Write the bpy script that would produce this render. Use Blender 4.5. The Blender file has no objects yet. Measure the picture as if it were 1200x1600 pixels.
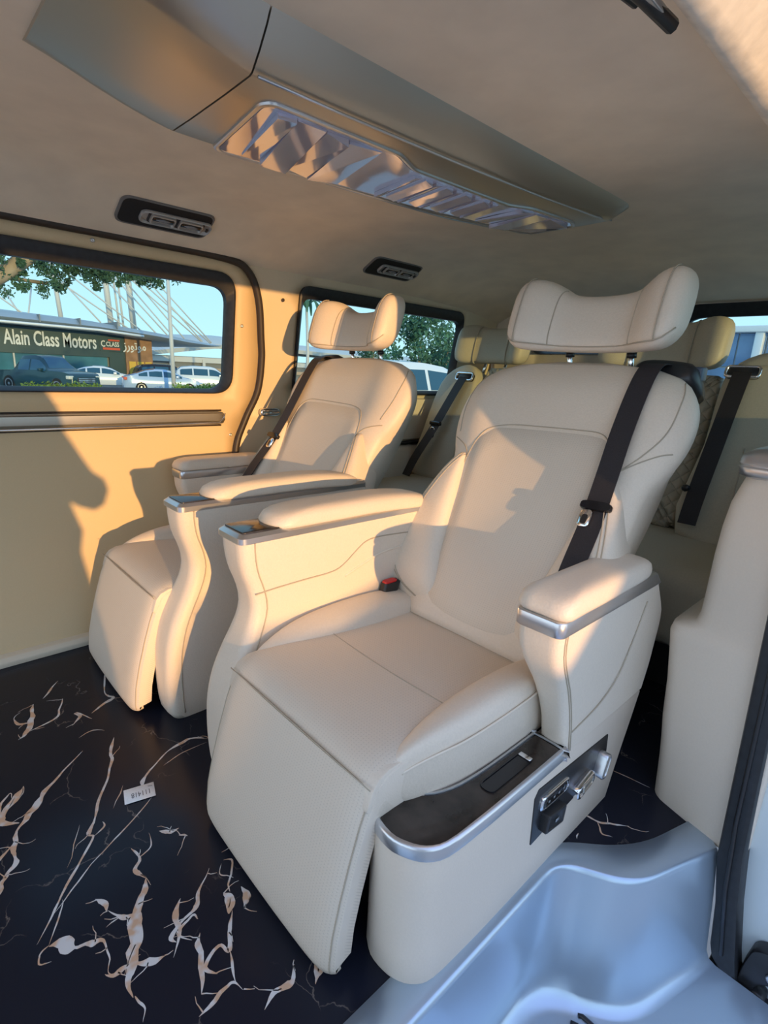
import bpy, bmesh, math, random
from mathutils import Vector, Matrix
from mathutils.geometry import delaunay_2d_cdt

scene = bpy.context.scene
COL = scene.collection
random.seed(7)

# ------------------------------------------------------------------ camera
# measured from the photograph's two horizontal vanishing points (1200 x 1600 frame)
W, H = 1200, 1600
V_LAT, V_LONG = (-202.0, 542.0), (1520.0, 625.0)
a = Vector((V_LAT[0] - W / 2, V_LAT[1] - H / 2))
b = Vector((V_LONG[0] - W / 2, V_LONG[1] - H / 2))
FPX = math.sqrt(-(a.dot(b)))
X_ = -Vector((a.x, a.y, FPX)).normalized()
Y_ = Vector((b.x, b.y, FPX)).normalized()
Z_ = X_.cross(Y_)
M = Matrix((X_, Y_, Z_))
cam_d = bpy.data.cameras.new('camera')
cam = bpy.data.objects.new('camera', cam_d)
COL.objects.link(cam)
right, down, fwd = M.col[0], M.col[1], M.col[2]
R = Matrix((right, -down, -fwd)).transposed().to_4x4()
cam.matrix_world = Matrix.Translation((0, 0, 0.9)) @ R
cam_d.sensor_width = 36
cam_d.sensor_fit = 'AUTO'
cam_d.lens = FPX / H * 36
cam_d.clip_start = 0.01
cam_d.clip_end = 500
scene.camera = cam

# ------------------------------------------------------------------ sky, sun, exposure
world = bpy.data.worlds.new('sky')
scene.world = world
world.use_nodes = True
nt = world.node_tree
nt.nodes.clear()
out = nt.nodes.new('ShaderNodeOutputWorld')
bg = nt.nodes.new('ShaderNodeBackground')
tc = nt.nodes.new('ShaderNodeTexCoord')
sp = nt.nodes.new('ShaderNodeSeparateXYZ')
rp = nt.nodes.new('ShaderNodeValToRGB')
nt.links.new(tc.outputs['Generated'], sp.inputs[0])
nt.links.new(sp.outputs['Z'], rp.inputs[0])
nt.links.new(rp.outputs[0], bg.inputs[0])
nt.links.new(bg.outputs[0], out.inputs[0])
cr = rp.color_ramp
cr.elements[0].position = 0.0
cr.elements[0].color = (0.60, 0.70, 0.76, 1)
cr.elements[1].position = 0.9
cr.elements[1].color = (0.32, 0.40, 0.68, 1)
e = cr.elements.new(0.25)
e.color = (0.44, 0.59, 0.74, 1)
bg.inputs[1].default_value = 1.05

sun_dir = Vector((-0.977, 0.195, -0.078)).normalized()      # the way the light travels: low evening sun through the open door
sun_d = bpy.data.lights.new('sun', 'SUN')
sun_d.energy = 2.0
sun_d.angle = math.radians(0.6)
sun_d.color = (1.0, 0.55, 0.20)
sun = bpy.data.objects.new('sun', sun_d)
COL.objects.link(sun)
sun.rotation_euler = sun_dir.to_track_quat('-Z', 'Y').to_euler()
sun.location = (6, -1, 2)

vs = scene.view_settings
vs.view_transform = 'Standard'
vs.look = 'None'
vs.gamma = 1
vs.use_curve_mapping = False
vs.exposure = 1.25
scene.cycles.max_bounces = 10
scene.cycles.diffuse_bounces = 6

# ------------------------------------------------------------------ materials
def new_mat(name):
    m = bpy.data.materials.new(name)
    m.use_nodes = True
    return m, m.node_tree, m.node_tree.nodes['Principled BSDF']

def setp(p, color=None, rough=None, metal=None, **kw):
    if color is not None: p.inputs['Base Color'].default_value = (*color, 1)
    if rough is not None: p.inputs['Roughness'].default_value = rough
    if metal is not None: p.inputs['Metallic'].default_value = metal
    for k, v in kw.items():
        p.inputs[k.replace('_', ' ')].default_value = v

def mat(name, color, rough=0.5, metal=0.0, noise=0.0, nscale=200.0, bump=0.0, **kw):
    m, t, p = new_mat(name)
    setp(p, color, rough, metal, **kw)
    if noise or bump:
        c = t.nodes.new('ShaderNodeTexCoord')
        n = t.nodes.new('ShaderNodeTexNoise')
        n.inputs['Scale'].default_value = nscale
        n.inputs['Detail'].default_value = 4
        t.links.new(c.outputs['Object'], n.inputs['Vector'])
        if noise:
            r = t.nodes.new('ShaderNodeValToRGB')
            r.color_ramp.elements[0].position = 0.3
            r.color_ramp.elements[1].position = 0.7
            r.color_ramp.elements[0].color = (*[v * (1 - noise) for v in color], 1)
            r.color_ramp.elements[1].color = (*[min(1, v * (1 + noise)) for v in color], 1)
            t.links.new(n.outputs[0], r.inputs[0])
            t.links.new(r.outputs[0], p.inputs['Base Color'])
        if bump:
            bn = t.nodes.new('ShaderNodeBump')
            bn.inputs['Strength'].default_value = bump
            bn.inputs['Distance'].default_value = 0.002
            t.links.new(n.outputs[0], bn.inputs['Height'])
            t.links.new(bn.outputs[0], p.inputs['Normal'])
    return m

def perforated(name, color, rough, pitch=0.0075):
    """leather with rows of small punched holes"""
    m, t, p = new_mat(name)
    setp(p, color, rough)
    L = t.links
    c = t.nodes.new('ShaderNodeTexCoord')
    s = t.nodes.new('ShaderNodeSeparateXYZ')
    L.new(c.outputs['Object'], s.inputs[0])
    def math_(op, x, y=None):
        n = t.nodes.new('ShaderNodeMath'); n.operation = op
        for i, v in enumerate((x, y)):
            if v is None: continue
            if isinstance(v, (int, float)): n.inputs[i].default_value = v
            else: L.new(v, n.inputs[i])
        return n.outputs[0]
    k = 2 * math.pi / pitch
    yz = math_('ADD', s.outputs['Y'], s.outputs['Z'])
    d1 = math_('ADD', s.outputs['X'], yz)
    d2 = math_('SUBTRACT', s.outputs['X'], yz)
    w = math_('MULTIPLY', math_('SINE', math_('MULTIPLY', d1, k * 0.6)), math_('SINE', math_('MULTIPLY', d2, k * 0.6)))
    hole = math_('GREATER_THAN', w, 0.72)
    mix = t.nodes.new('ShaderNodeMixRGB')
    mix.inputs[1].default_value = (*color, 1)
    mix.inputs[2].default_value = (*[v * 0.86 for v in color], 1)
    L.new(hole, mix.inputs[0])
    L.new(mix.outputs[0], p.inputs['Base Color'])
    n = t.nodes.new('ShaderNodeTexNoise'); n.inputs['Scale'].default_value = 350
    L.new(c.outputs['Object'], n.inputs['Vector'])
    bn = t.nodes.new('ShaderNodeBump'); bn.inputs['Strength'].default_value = 0.25; bn.inputs['Distance'].default_value = 0.002
    L.new(math_('SUBTRACT', n.outputs[0], math_('MULTIPLY', hole, 0.35)), bn.inputs['Height'])
    L.new(bn.outputs[0], p.inputs['Normal'])
    return m

CREAM = (0.72, 0.63, 0.52)
LEATHER = mat('cream_leather', CREAM, 0.48, noise=0.03, nscale=260, bump=0.25)
PERF = perforated('perforated_cream_leather', (0.69, 0.605, 0.50), 0.5)
SEAM = mat('seam_thread', (0.44, 0.38, 0.29), 0.7)
PIPING = mat('piping', (0.74, 0.655, 0.545), 0.45)
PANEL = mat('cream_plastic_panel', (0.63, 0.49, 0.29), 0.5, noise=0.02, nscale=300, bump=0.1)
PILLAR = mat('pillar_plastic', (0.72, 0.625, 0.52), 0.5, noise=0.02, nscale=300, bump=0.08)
SUEDE = mat('suede_headliner', (0.80, 0.69, 0.53), 0.95, noise=0.07, nscale=9, bump=0.15)
FUZZ = mat('headliner_edge_fabric', (0.76, 0.69, 0.56), 0.95, noise=0.1, nscale=40, bump=0.6)
SILVER = mat('satin_silver', (0.62, 0.63, 0.65), 0.30, 0.9)
CONSOLE = mat('satin_champagne', (0.52, 0.47, 0.38), 0.34, 0.8)
CHROME = mat('chrome', (0.85, 0.85, 0.87), 0.08, 1.0)
BLACK = mat('black_plastic', (0.018, 0.018, 0.02), 0.35)
GLOSSBLACK = mat('gloss_black', (0.012, 0.012, 0.014), 0.08)
RUBBER = mat('black_rubber', (0.016, 0.017, 0.02), 0.5, noise=0.3, nscale=60)
BROWNRUB = mat('dark_brown_rubber', (0.035, 0.025, 0.018), 0.5)
BELT = mat('belt_webbing', (0.020, 0.018, 0.022), 0.6, noise=0.2, nscale=400, bump=0.3)
RED = mat('red_button', (0.65, 0.02, 0.02), 0.35)
WOOD = mat('dark_wood_inlay', (0.034, 0.026, 0.021), 0.16, noise=0.5, nscale=25)
STEP = mat('silver_step_plastic', (0.44, 0.55, 0.67), 0.28, 0.6)
WHITEPAINT = mat('white_body_paint', (0.70, 0.78, 0.82), 0.25)
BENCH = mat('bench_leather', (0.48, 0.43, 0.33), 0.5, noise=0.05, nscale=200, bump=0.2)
QUILT = None
STRIP = mat('cream_sill_strip', (0.66, 0.60, 0.48), 0.45)
PAPER = mat('label_paper', (0.80, 0.82, 0.84), 0.7, noise=0.04, nscale=300)
INK = mat('ink', (0.06, 0.06, 0.07), 0.7)
LENS = mat('clear_lamp_lens', (0.66, 0.65, 0.74), 0.06, 0.55)

def glass(name, tint=(0.40, 0.58, 0.59)):
    m, t, p = new_mat(name)
    t.nodes.remove(p)
    o = t.nodes['Material Output']
    tr = t.nodes.new('ShaderNodeBsdfTransparent'); tr.inputs[0].default_value = (*tint, 1)
    gl = t.nodes.new('ShaderNodeBsdfGlossy'); gl.inputs['Roughness'].default_value = 0.02
    fr = t.nodes.new('ShaderNodeFresnel'); fr.inputs[0].default_value = 1.10
    mx = t.nodes.new('ShaderNodeMixShader')
    t.links.new(fr.outputs[0], mx.inputs[0]); t.links.new(tr.outputs[0], mx.inputs[1]); t.links.new(gl.outputs[0], mx.inputs[2])
    t.links.new(mx.outputs[0], o.inputs[0])
    return m
GLASS = glass('window_glass')

def quilted(name, color):
    m, t, p = new_mat(name)
    setp(p, color, 0.55)
    L = t.links
    c = t.nodes.new('ShaderNodeTexCoord'); s = t.nodes.new('ShaderNodeSeparateXYZ'); L.new(c.outputs['Object'], s.inputs[0])
    def mm(op, x, y=None):
        n = t.nodes.new('ShaderNodeMath'); n.operation = op
        for i, v in enumerate((x, y)):
            if v is None: continue
            if isinstance(v, (int, float)): n.inputs[i].default_value = v
            else: L.new(v, n.inputs[i])
        return n.outputs[0]
    k = math.pi / 0.045
    s1 = mm('ABSOLUTE', mm('SINE', mm('MULTIPLY', mm('ADD', s.outputs['X'], s.outputs['Z']), k)))
    s2 = mm('ABSOLUTE', mm('SINE', mm('MULTIPLY', mm('SUBTRACT', s.outputs['X'], s.outputs['Z']), k)))
    h = mm('POWER', mm('MINIMUM', s1, s2), 0.5)
    bn = t.nodes.new('ShaderNodeBump'); bn.inputs['Strength'].default_value = 0.7; bn.inputs['Distance'].default_value = 0.008
    L.new(h, bn.inputs['Height']); L.new(bn.outputs[0], p.inputs['Normal'])
    return m
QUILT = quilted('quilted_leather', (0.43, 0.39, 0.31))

def marble():
    m, t, p = new_mat('black_marble')
    setp(p, (0.010, 0.012, 0.022), 0.22)
    p.inputs['Specular IOR Level'].default_value = 0.2
    L = t.links
    c = t.nodes.new('ShaderNodeTexCoord')
    n = t.nodes.new('ShaderNodeTexNoise'); n.inputs['Scale'].default_value = 5; n.inputs['Detail'].default_value = 6
    L.new(c.outputs['Object'], n.inputs['Vector'])
    mp = t.nodes.new('ShaderNodeMixRGB'); mp.blend_type = 'ADD'; mp.inputs[0].default_value = 0.28
    L.new(c.outputs['Object'], mp.inputs[1]); L.new(n.outputs['Color'], mp.inputs[2])
    v = t.nodes.new('ShaderNodeTexVoronoi'); v.feature = 'DISTANCE_TO_EDGE'; v.inputs['Scale'].default_value = 5.5
    L.new(mp.outputs[0], v.inputs['Vector'])
    r = t.nodes.new('ShaderNodeValToRGB')
    r.color_ramp.elements[0].position = 0.0; r.color_ramp.elements[0].color = (1, 1, 1, 1)
    r.color_ramp.elements[1].position = 0.006; r.color_ramp.elements[1].color = (0, 0, 0, 1)
    L.new(v.outputs['Distance'], r.inputs[0])
    n2 = t.nodes.new('ShaderNodeTexNoise'); n2.inputs['Scale'].default_value = 9
    L.new(c.outputs['Object'], n2.inputs['Vector'])
    r2 = t.nodes.new('ShaderNodeValToRGB')
    r2.color_ramp.elements[0].position = 0.52; r2.color_ramp.elements[1].position = 0.62
    L.new(n2.outputs[0], r2.inputs[0])
    mul = t.nodes.new('ShaderNodeMath'); mul.operation = 'MULTIPLY'
    L.new(r.outputs[0], mul.inputs[0]); L.new(r2.outputs[0], mul.inputs[1])
    mul2 = t.nodes.new('ShaderNodeMath'); mul2.operation = 'MULTIPLY'; mul2.inputs[1].default_value = 0.35
    L.new(mul.outputs[0], mul2.inputs[0])
    mx = t.nodes.new('ShaderNodeMixRGB')
    mx.inputs[1].default_value = (0.012, 0.014, 0.024, 1); mx.inputs[2].default_value = (0.45, 0.38, 0.32, 1)
    L.new(mul2.outputs[0], mx.inputs[0]); L.new(mx.outputs[0], p.inputs['Base Color'])
    return m
MARBLE = marble()
def vein_mat():
    m, t, p = new_mat('marble_vein')
    setp(p, None, 0.2)
    L = t.links
    c = t.nodes.new('ShaderNodeTexCoord'); n = t.nodes.new('ShaderNodeTexNoise'); n.inputs['Scale'].default_value = 38
    L.new(c.outputs['Object'], n.inputs['Vector'])
    r = t.nodes.new('ShaderNodeValToRGB')
    r.color_ramp.elements[0].position = 0.42; r.color_ramp.elements[0].color = (0.60, 0.40, 0.27, 1)
    r.color_ramp.elements[1].position = 0.58; r.color_ramp.elements[1].color = (0.66, 0.66, 0.66, 1)
    L.new(n.outputs[0], r.inputs[0]); L.new(r.outputs[0], p.inputs['Base Color'])
    return m
VEIN = vein_mat()

# ------------------------------------------------------------------ helpers
def link(name, me, parent=None, loc=None):
    o = bpy.data.objects.new(name, me)
    COL.objects.link(o)
    if parent is not None: o.parent = parent
    if loc is not None: o.location = loc
    return o

def mesh(name, V, F, m, parent=None, smooth=True, sub=0, sharp=None):
    me = bpy.data.meshes.new(name)
    me.from_pydata([tuple(v) for v in V], [], F)
    bm = bmesh.new(); bm.from_mesh(me)
    bmesh.ops.recalc_face_normals(bm, faces=bm.faces)
    for f in bm.faces: f.smooth = smooth
    if smooth and sharp:
        for ed in bm.edges:
            if len(ed.link_faces) == 2 and ed.calc_face_angle(0) > sharp: ed.smooth = False
    bm.to_mesh(me); bm.free()
    for mm_ in (m if isinstance(m, (list, tuple)) else [m]): me.materials.append(mm_)
    o = link(name, me, parent)
    if sub:
        s = o.modifiers.new('smooth', 'SUBSURF'); s.levels = sub; s.render_levels = sub
    return o

def empty(name, label=None, cat=None, loc=(0, 0, 0), group=None):
    o = bpy.data.objects.new(name, None)
    o.empty_display_size = 0.05
    COL.objects.link(o)
    o.location = loc
    if label: tag(o, label, cat, group)
    return o

def tag(o, label, cat, group=None):
    o['label'] = label; o['category'] = cat
    if group: o['group'] = group
    return o

def struct(o):
    o['kind'] = 'structure'; return o

def stuff(o):
    o['kind'] = 'stuff'; return o

def loft(rows, closed=True, cap=True):
    """rows: equally long lists of points -> verts, faces"""
    V, F = [], []
    n = len(rows[0])
    for r in rows: V += [Vector(p) for p in r]
    for i in range(len(rows) - 1):
        for j in range(n if closed else n - 1):
            k = (j + 1) % n
            F.append((i * n + j, i * n + k, (i + 1) * n + k, (i + 1) * n + j))
    if cap and closed:
        F.append(tuple(range(n - 1, -1, -1)))
        F.append(tuple((len(rows) - 1) * n + j for j in range(n)))
    return V, F

def spow(v, p): return math.copysign(abs(v) ** p, v)

def sring(cx, cy, hx, hy, p=0.5, n=24):
    """superellipse loop in 2D"""
    return [(cx + hx * spow(math.cos(2 * math.pi * (i + .5) / n), p), cy + hy * spow(math.sin(2 * math.pi * (i + .5) / n), p)) for i in range(n)]

def box(name, lo, hi, m, parent=None, bevel=0.0, seg=3, smooth=True):
    bm = bmesh.new()
    bmesh.ops.create_cube(bm, size=1)
    for v in bm.verts:
        v.co = Vector([lo[i] + (v.co[i] + .5) * (hi[i] - lo[i]) for i in range(3)])
    if bevel: bmesh.ops.bevel(bm, geom=list(bm.edges), offset=bevel, segments=seg, profile=.5, affect='EDGES')
    for f in bm.faces: f.smooth = bool(bevel) and smooth
    me = bpy.data.meshes.new(name); bm.to_mesh(me); bm.free()
    me.materials.append(m)
    return link(name, me, parent)

def prism(name, outline, h0, h1, axis, m, parent=None, bevel=0.0, seg=2):
    """closed 2D outline extruded along axis ('x': outline is (y,z); 'y': (x,z); 'z': (x,y))"""
    def P(u, v, h):
        return {'x': (h, u, v), 'y': (u, h, v), 'z': (u, v, h)}[axis]
    bm = bmesh.new()
    vs_ = [bm.verts.new(P(u, v, h0)) for u, v in outline]
    f = bm.faces.new(vs_)
    r = bmesh.ops.extrude_face_region(bm, geom=[f])
    d = Vector(P(0, 0, h1)) - Vector(P(0, 0, h0))
    bmesh.ops.translate(bm, vec=d, verts=[g for g in r['geom'] if isinstance(g, bmesh.types.BMVert)])
    bmesh.ops.recalc_face_normals(bm, faces=bm.faces)
    if bevel:
        ed = [e_ for e_ in bm.edges if len(e_.link_faces) == 2 and e_.calc_face_angle(0) > 0.6]
        bmesh.ops.bevel(bm, geom=ed, offset=bevel, segments=seg, profile=.5, affect='EDGES', clamp_overlap=True)
    for fc in bm.faces: fc.smooth = True
    for ed in bm.edges:
        if len(ed.link_faces) == 2 and ed.calc_face_angle(0) > 0.7: ed.smooth = False
    me = bpy.data.meshes.new(name); bm.to_mesh(me); bm.free()
    me.materials.append(m)
    return link(name, me, parent)

def round_poly(pts, r, n=5):
    """round the corners of a closed polygon; r may be a list"""
    out_ = []
    N = len(pts)
    for i in range(N):
        p0, p1, p2 = Vector(pts[i - 1]), Vector(pts[i]), Vector(pts[(i + 1) % N])
        ri = r[i] if isinstance(r, (list, tuple)) else r
        if ri <= 0: out_.append(tuple(p1)); continue
        d0, d1 = (p0 - p1), (p2 - p1)
        ri = min(ri, d0.length * .48, d1.length * .48)
        a_, b_ = p1 + d0.normalized() * ri, p1 + d1.normalized() * ri
        for k in range(n + 1):
            t = k / n
            out_.append(tuple(a_ * (1 - t) ** 2 + p1 * 2 * t * (1 - t) + b_ * t ** 2))
    return out_

def smooth_closed(pts, sub=4):
    out_ = []; N = len(pts)
    P = [Vector(p) for p in pts]
    for i in range(N):
        p0, p1, p2, p3 = P[i - 1], P[i], P[(i + 1) % N], P[(i + 2) % N]
        for k in range(sub):
            t = k / sub
            out_.append(0.5 * ((2 * p1) + (-p0 + p2) * t + (2 * p0 - 5 * p1 + 4 * p2 - p3) * t * t + (-p0 + 3 * p1 - 3 * p2 + p3) * t ** 3))
    return out_

def smooth_open(pts, sub=5):
    P = [Vector(p) for p in pts]; N = len(P); out_ = []
    for i in range(N - 1):
        p0 = P[max(i - 1, 0)]; p1 = P[i]; p2 = P[i + 1]; p3 = P[min(i + 2, N - 1)]
        for k in range(sub):
            t = k / sub
            out_.append(0.5 * ((2 * p1) + (-p0 + p2) * t + (2 * p0 - 5 * p1 + 4 * p2 - p3) * t * t + (-p0 + 3 * p1 - 3 * p2 + p3) * t ** 3))
    out_.append(P[-1])
    return out_

def tube_geo(pts, r, n=8, closed=False):
    P = [Vector(p) for p in pts]
    rows = []
    N = len(P)
    up = None
    for i in range(N):
        t = (P[(i + 1) % N] - P[i - 1]) if closed else (P[min(i + 1, N - 1)] - P[max(i - 1, 0)])
        if t.length < 1e-9: t = Vector((0, 0, 1))
        t.normalize()
        if up is None:
            up = t.orthogonal().normalized()
        up = (up - t * up.dot(t))
        up = up.normalized() if up.length > 1e-6 else t.orthogonal().normalized()
        w = t.cross(up)
        ri = r[i] if isinstance(r, (list, tuple)) else r
        rows.append([P[i] + (up * math.cos(2 * math.pi * k / n) + w * math.sin(2 * math.pi * k / n)) * ri for k in range(n)])
    if closed: rows.append(rows[0])
    return loft(rows, True, not closed)

def tube(name, pts, r, m, parent=None, n=8, closed=False):
    V, F = tube_geo(pts, r, n, closed)
    return mesh(name, V, F, m, parent)

def tubes(name, lines, r, m, parent=None, n=6):
    V, F = [], []
    for pts in lines:
        v, f = tube_geo(pts, r, n)
        o = len(V); V += v; F += [tuple(i + o for i in q) for q in f]
    return mesh(name, V, F, m, parent)

def ribbon(name, pts, wdirs, width, thick, m, parent=None):
    P = [Vector(p) for p in pts]; rows = []
    for i, p in enumerate(P):
        t = (P[min(i + 1, len(P) - 1)] - P[max(i - 1, 0)]).normalized()
        w = Vector(wdirs[i] if isinstance(wdirs, list) else wdirs).normalized()
        w = (w - t * w.dot(t)).normalized()
        nrm = t.cross(w)
        h, k = width / 2, thick / 2
        rows.append([p - w * h + nrm * k, p + w * h + nrm * k, p + w * h - nrm * k, p - w * h - nrm * k])
    V, F = loft(rows)
    return mesh(name, V, F, m, parent, sharp=0.8)

def pillow(name, outline, h, back, mp, m, parent=None, K=7, p=2.4, q=2.2, sub=3, sm=True):
    """soft pad: outline in (u,v), crowned by h over a flat skirt that reaches to -back; mp maps (u,v,n) to space"""
    ol = smooth_closed(outline, sub) if sm else [Vector(v) for v in outline]
    c = sum(ol, Vector((0, 0))) / len(ol)
    rows = [[mp(*(c + (v - c) * .97), -back) for v in ol], [mp(v.x, v.y, -back * .6) for v in ol], [mp(v.x, v.y, 0) for v in ol]]
    for k in range(1, K):
        s = 1 - (k / K) ** 1.6
        hh = h * (1 - s ** p) ** (1 / q)
        rows.append([mp(*(c + (v - c) * s), hh) for v in ol])
    V, F = loft(rows, True, False)
    n = len(ol)
    V.append(Vector(mp(c.x, c.y, h))); i0 = (len(rows) - 1) * n
    for j in range(n): F.append((i0 + j, i0 + (j + 1) % n, len(V) - 1))
    F.append(tuple(range(n)))
    return mesh(name, V, F, m, parent)

def inside(pt, poly):
    x, y = pt; r = False; n = len(poly); j = n - 1
    for i in range(n):
        xi, yi = poly[i][0], poly[i][1]; xj, yj = poly[j][0], poly[j][1]
        if (yi > y) != (yj > y) and x < (xj - xi) * (y - yi) / (yj - yi) + xi: r = not r
        j = i
    return r

def panel(name, outer, holes, fn, m, parent=None, step=0.06, solid=0.02, smooth=True, facing=(1, 0, 0)):
    """sheet with holes: triangulated in 2D, then mapped to space by fn(u,v)"""
    V, E = [], []
    loops = [outer] + holes
    for lp in loops:
        o = len(V); V += [Vector((p[0], p[1])) for p in lp]
        E += [(o + i, o + (i + 1) % len(lp)) for i in range(len(lp))]
    us = [p[0] for p in outer]; vs2 = [p[1] for p in outer]
    u = min(us) + step / 2
    bl = [Vector((p[0], p[1])) for lp in loops for p in lp]
    while u < max(us):
        v = min(vs2) + step / 2
        while v < max(vs2):
            if inside((u, v), outer) and not any(inside((u, v), h) for h in holes):
                q = Vector((u, v))
                if min((q - b_).length for b_ in bl) > step * .35: V.append(q)
            v += step
        u += step
    rv, re_, rf, *_ = delaunay_2d_cdt(V, E, [], 0, 1e-6)
    F = []
    for f in rf:
        cx_ = sum((rv[i] for i in f), Vector((0, 0))) / len(f)
        if inside(cx_, outer) and not any(inside(cx_, h) for h in holes): F.append(tuple(f))
    o = mesh(name, [fn(p.x, p.y) for p in rv], F, m, parent, smooth=smooth)
    if solid:
        fv = Vector(facing)
        if sum(p.normal.dot(fv) * p.area for p in o.data.polygons) < 0: o.data.flip_normals()
        s = o.modifiers.new('thickness', 'SOLIDIFY'); s.thickness = solid; s.offset = -1
    return o

def interp(tab, x):
    if x <= tab[0][0]: return tab[0][1]
    for (x0, y0), (x1, y1) in zip(tab, tab[1:]):
        if x <= x1:
            t = (x - x0) / (x1 - x0)
            return y0 + (y1 - y0) * t
    return tab[-1][1]

def sinterp(tab, x):
    if x <= tab[0][0]: return tab[0][1]
    for i, ((x0, y0), (x1, y1)) in enumerate(zip(tab, tab[1:])):
        if x <= x1:
            t = (x - x0) / (x1 - x0)
            m0 = (tab[i + 1][1] - tab[max(i - 1, 0)][1]) / (tab[i + 1][0] - tab[max(i - 1, 0)][0]) * (x1 - x0)
            j = min(i + 2, len(tab) - 1)
            m1 = (tab[j][1] - tab[i][1]) / (tab[j][0] - tab[i][0]) * (x1 - x0)
            return (2 * t ** 3 - 3 * t * t + 1) * y0 + (t ** 3 - 2 * t * t + t) * m0 + (-2 * t ** 3 + 3 * t * t) * y1 + (t ** 3 - t * t) * m1
    return tab[-1][1]

def rrect(u0, u1, v0, v1, r, n=6):
    return round_poly([(u0, v0), (u1, v0), (u1, v1), (u0, v1)], r, n)

def text_mesh(name, body, size, m, parent, origin, xdir, ydir, extrude=0.0, sx=1.0, align='LEFT', bold=0.0):
    cu = bpy.data.curves.new(name, 'FONT'); cu.body = body; cu.size = size; cu.extrude = extrude; cu.align_x = align
    cu.resolution_u = 3; cu.offset = bold
    tmp = bpy.data.objects.new(name + '_curve', cu); COL.objects.link(tmp)
    bpy.context.view_layer.update()
    me = bpy.data.meshes.new_from_object(tmp)
    bpy.data.objects.remove(tmp); bpy.data.curves.remove(cu)
    X, Yv = Vector(xdir).normalized(), Vector(ydir).normalized(); Z = X.cross(Yv); O = Vector(origin)
    for v in me.vertices:
        c_ = v.co.copy(); v.co = O + X * c_.x * sx + Yv * c_.y + Z * c_.z
    me.materials.clear(); me.materials.append(m); me.name = name
    return link(name, me, parent)

# ================================================================== SETTING
XW = [(0, -1.79), (.05, -1.80), (.15, -1.86), (.30, -1.925), (.50, -1.96), (.70, -1.965), (.80, -1.945), (1.0, -1.918), (1.2, -1.89), (1.28, -1.875)]
def xw(z): return sinterp(XW, z)

# floor: one sheet of black marble-print vinyl with cut-out for the step
floor_ol = [(-1.80, -1.1), (-.37, -1.1), (-.37, .84), (-.335, .885), (-.265, .945), (-.235, 1.0), (-.20, 1.13), (-.16, 1.2), (-.16, 2.62), (-1.80, 2.62)]
floor = struct(prism('floor', floor_ol, -.03, 0, 'z', MARBLE))

def vein_poly(px):
    return px
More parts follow.
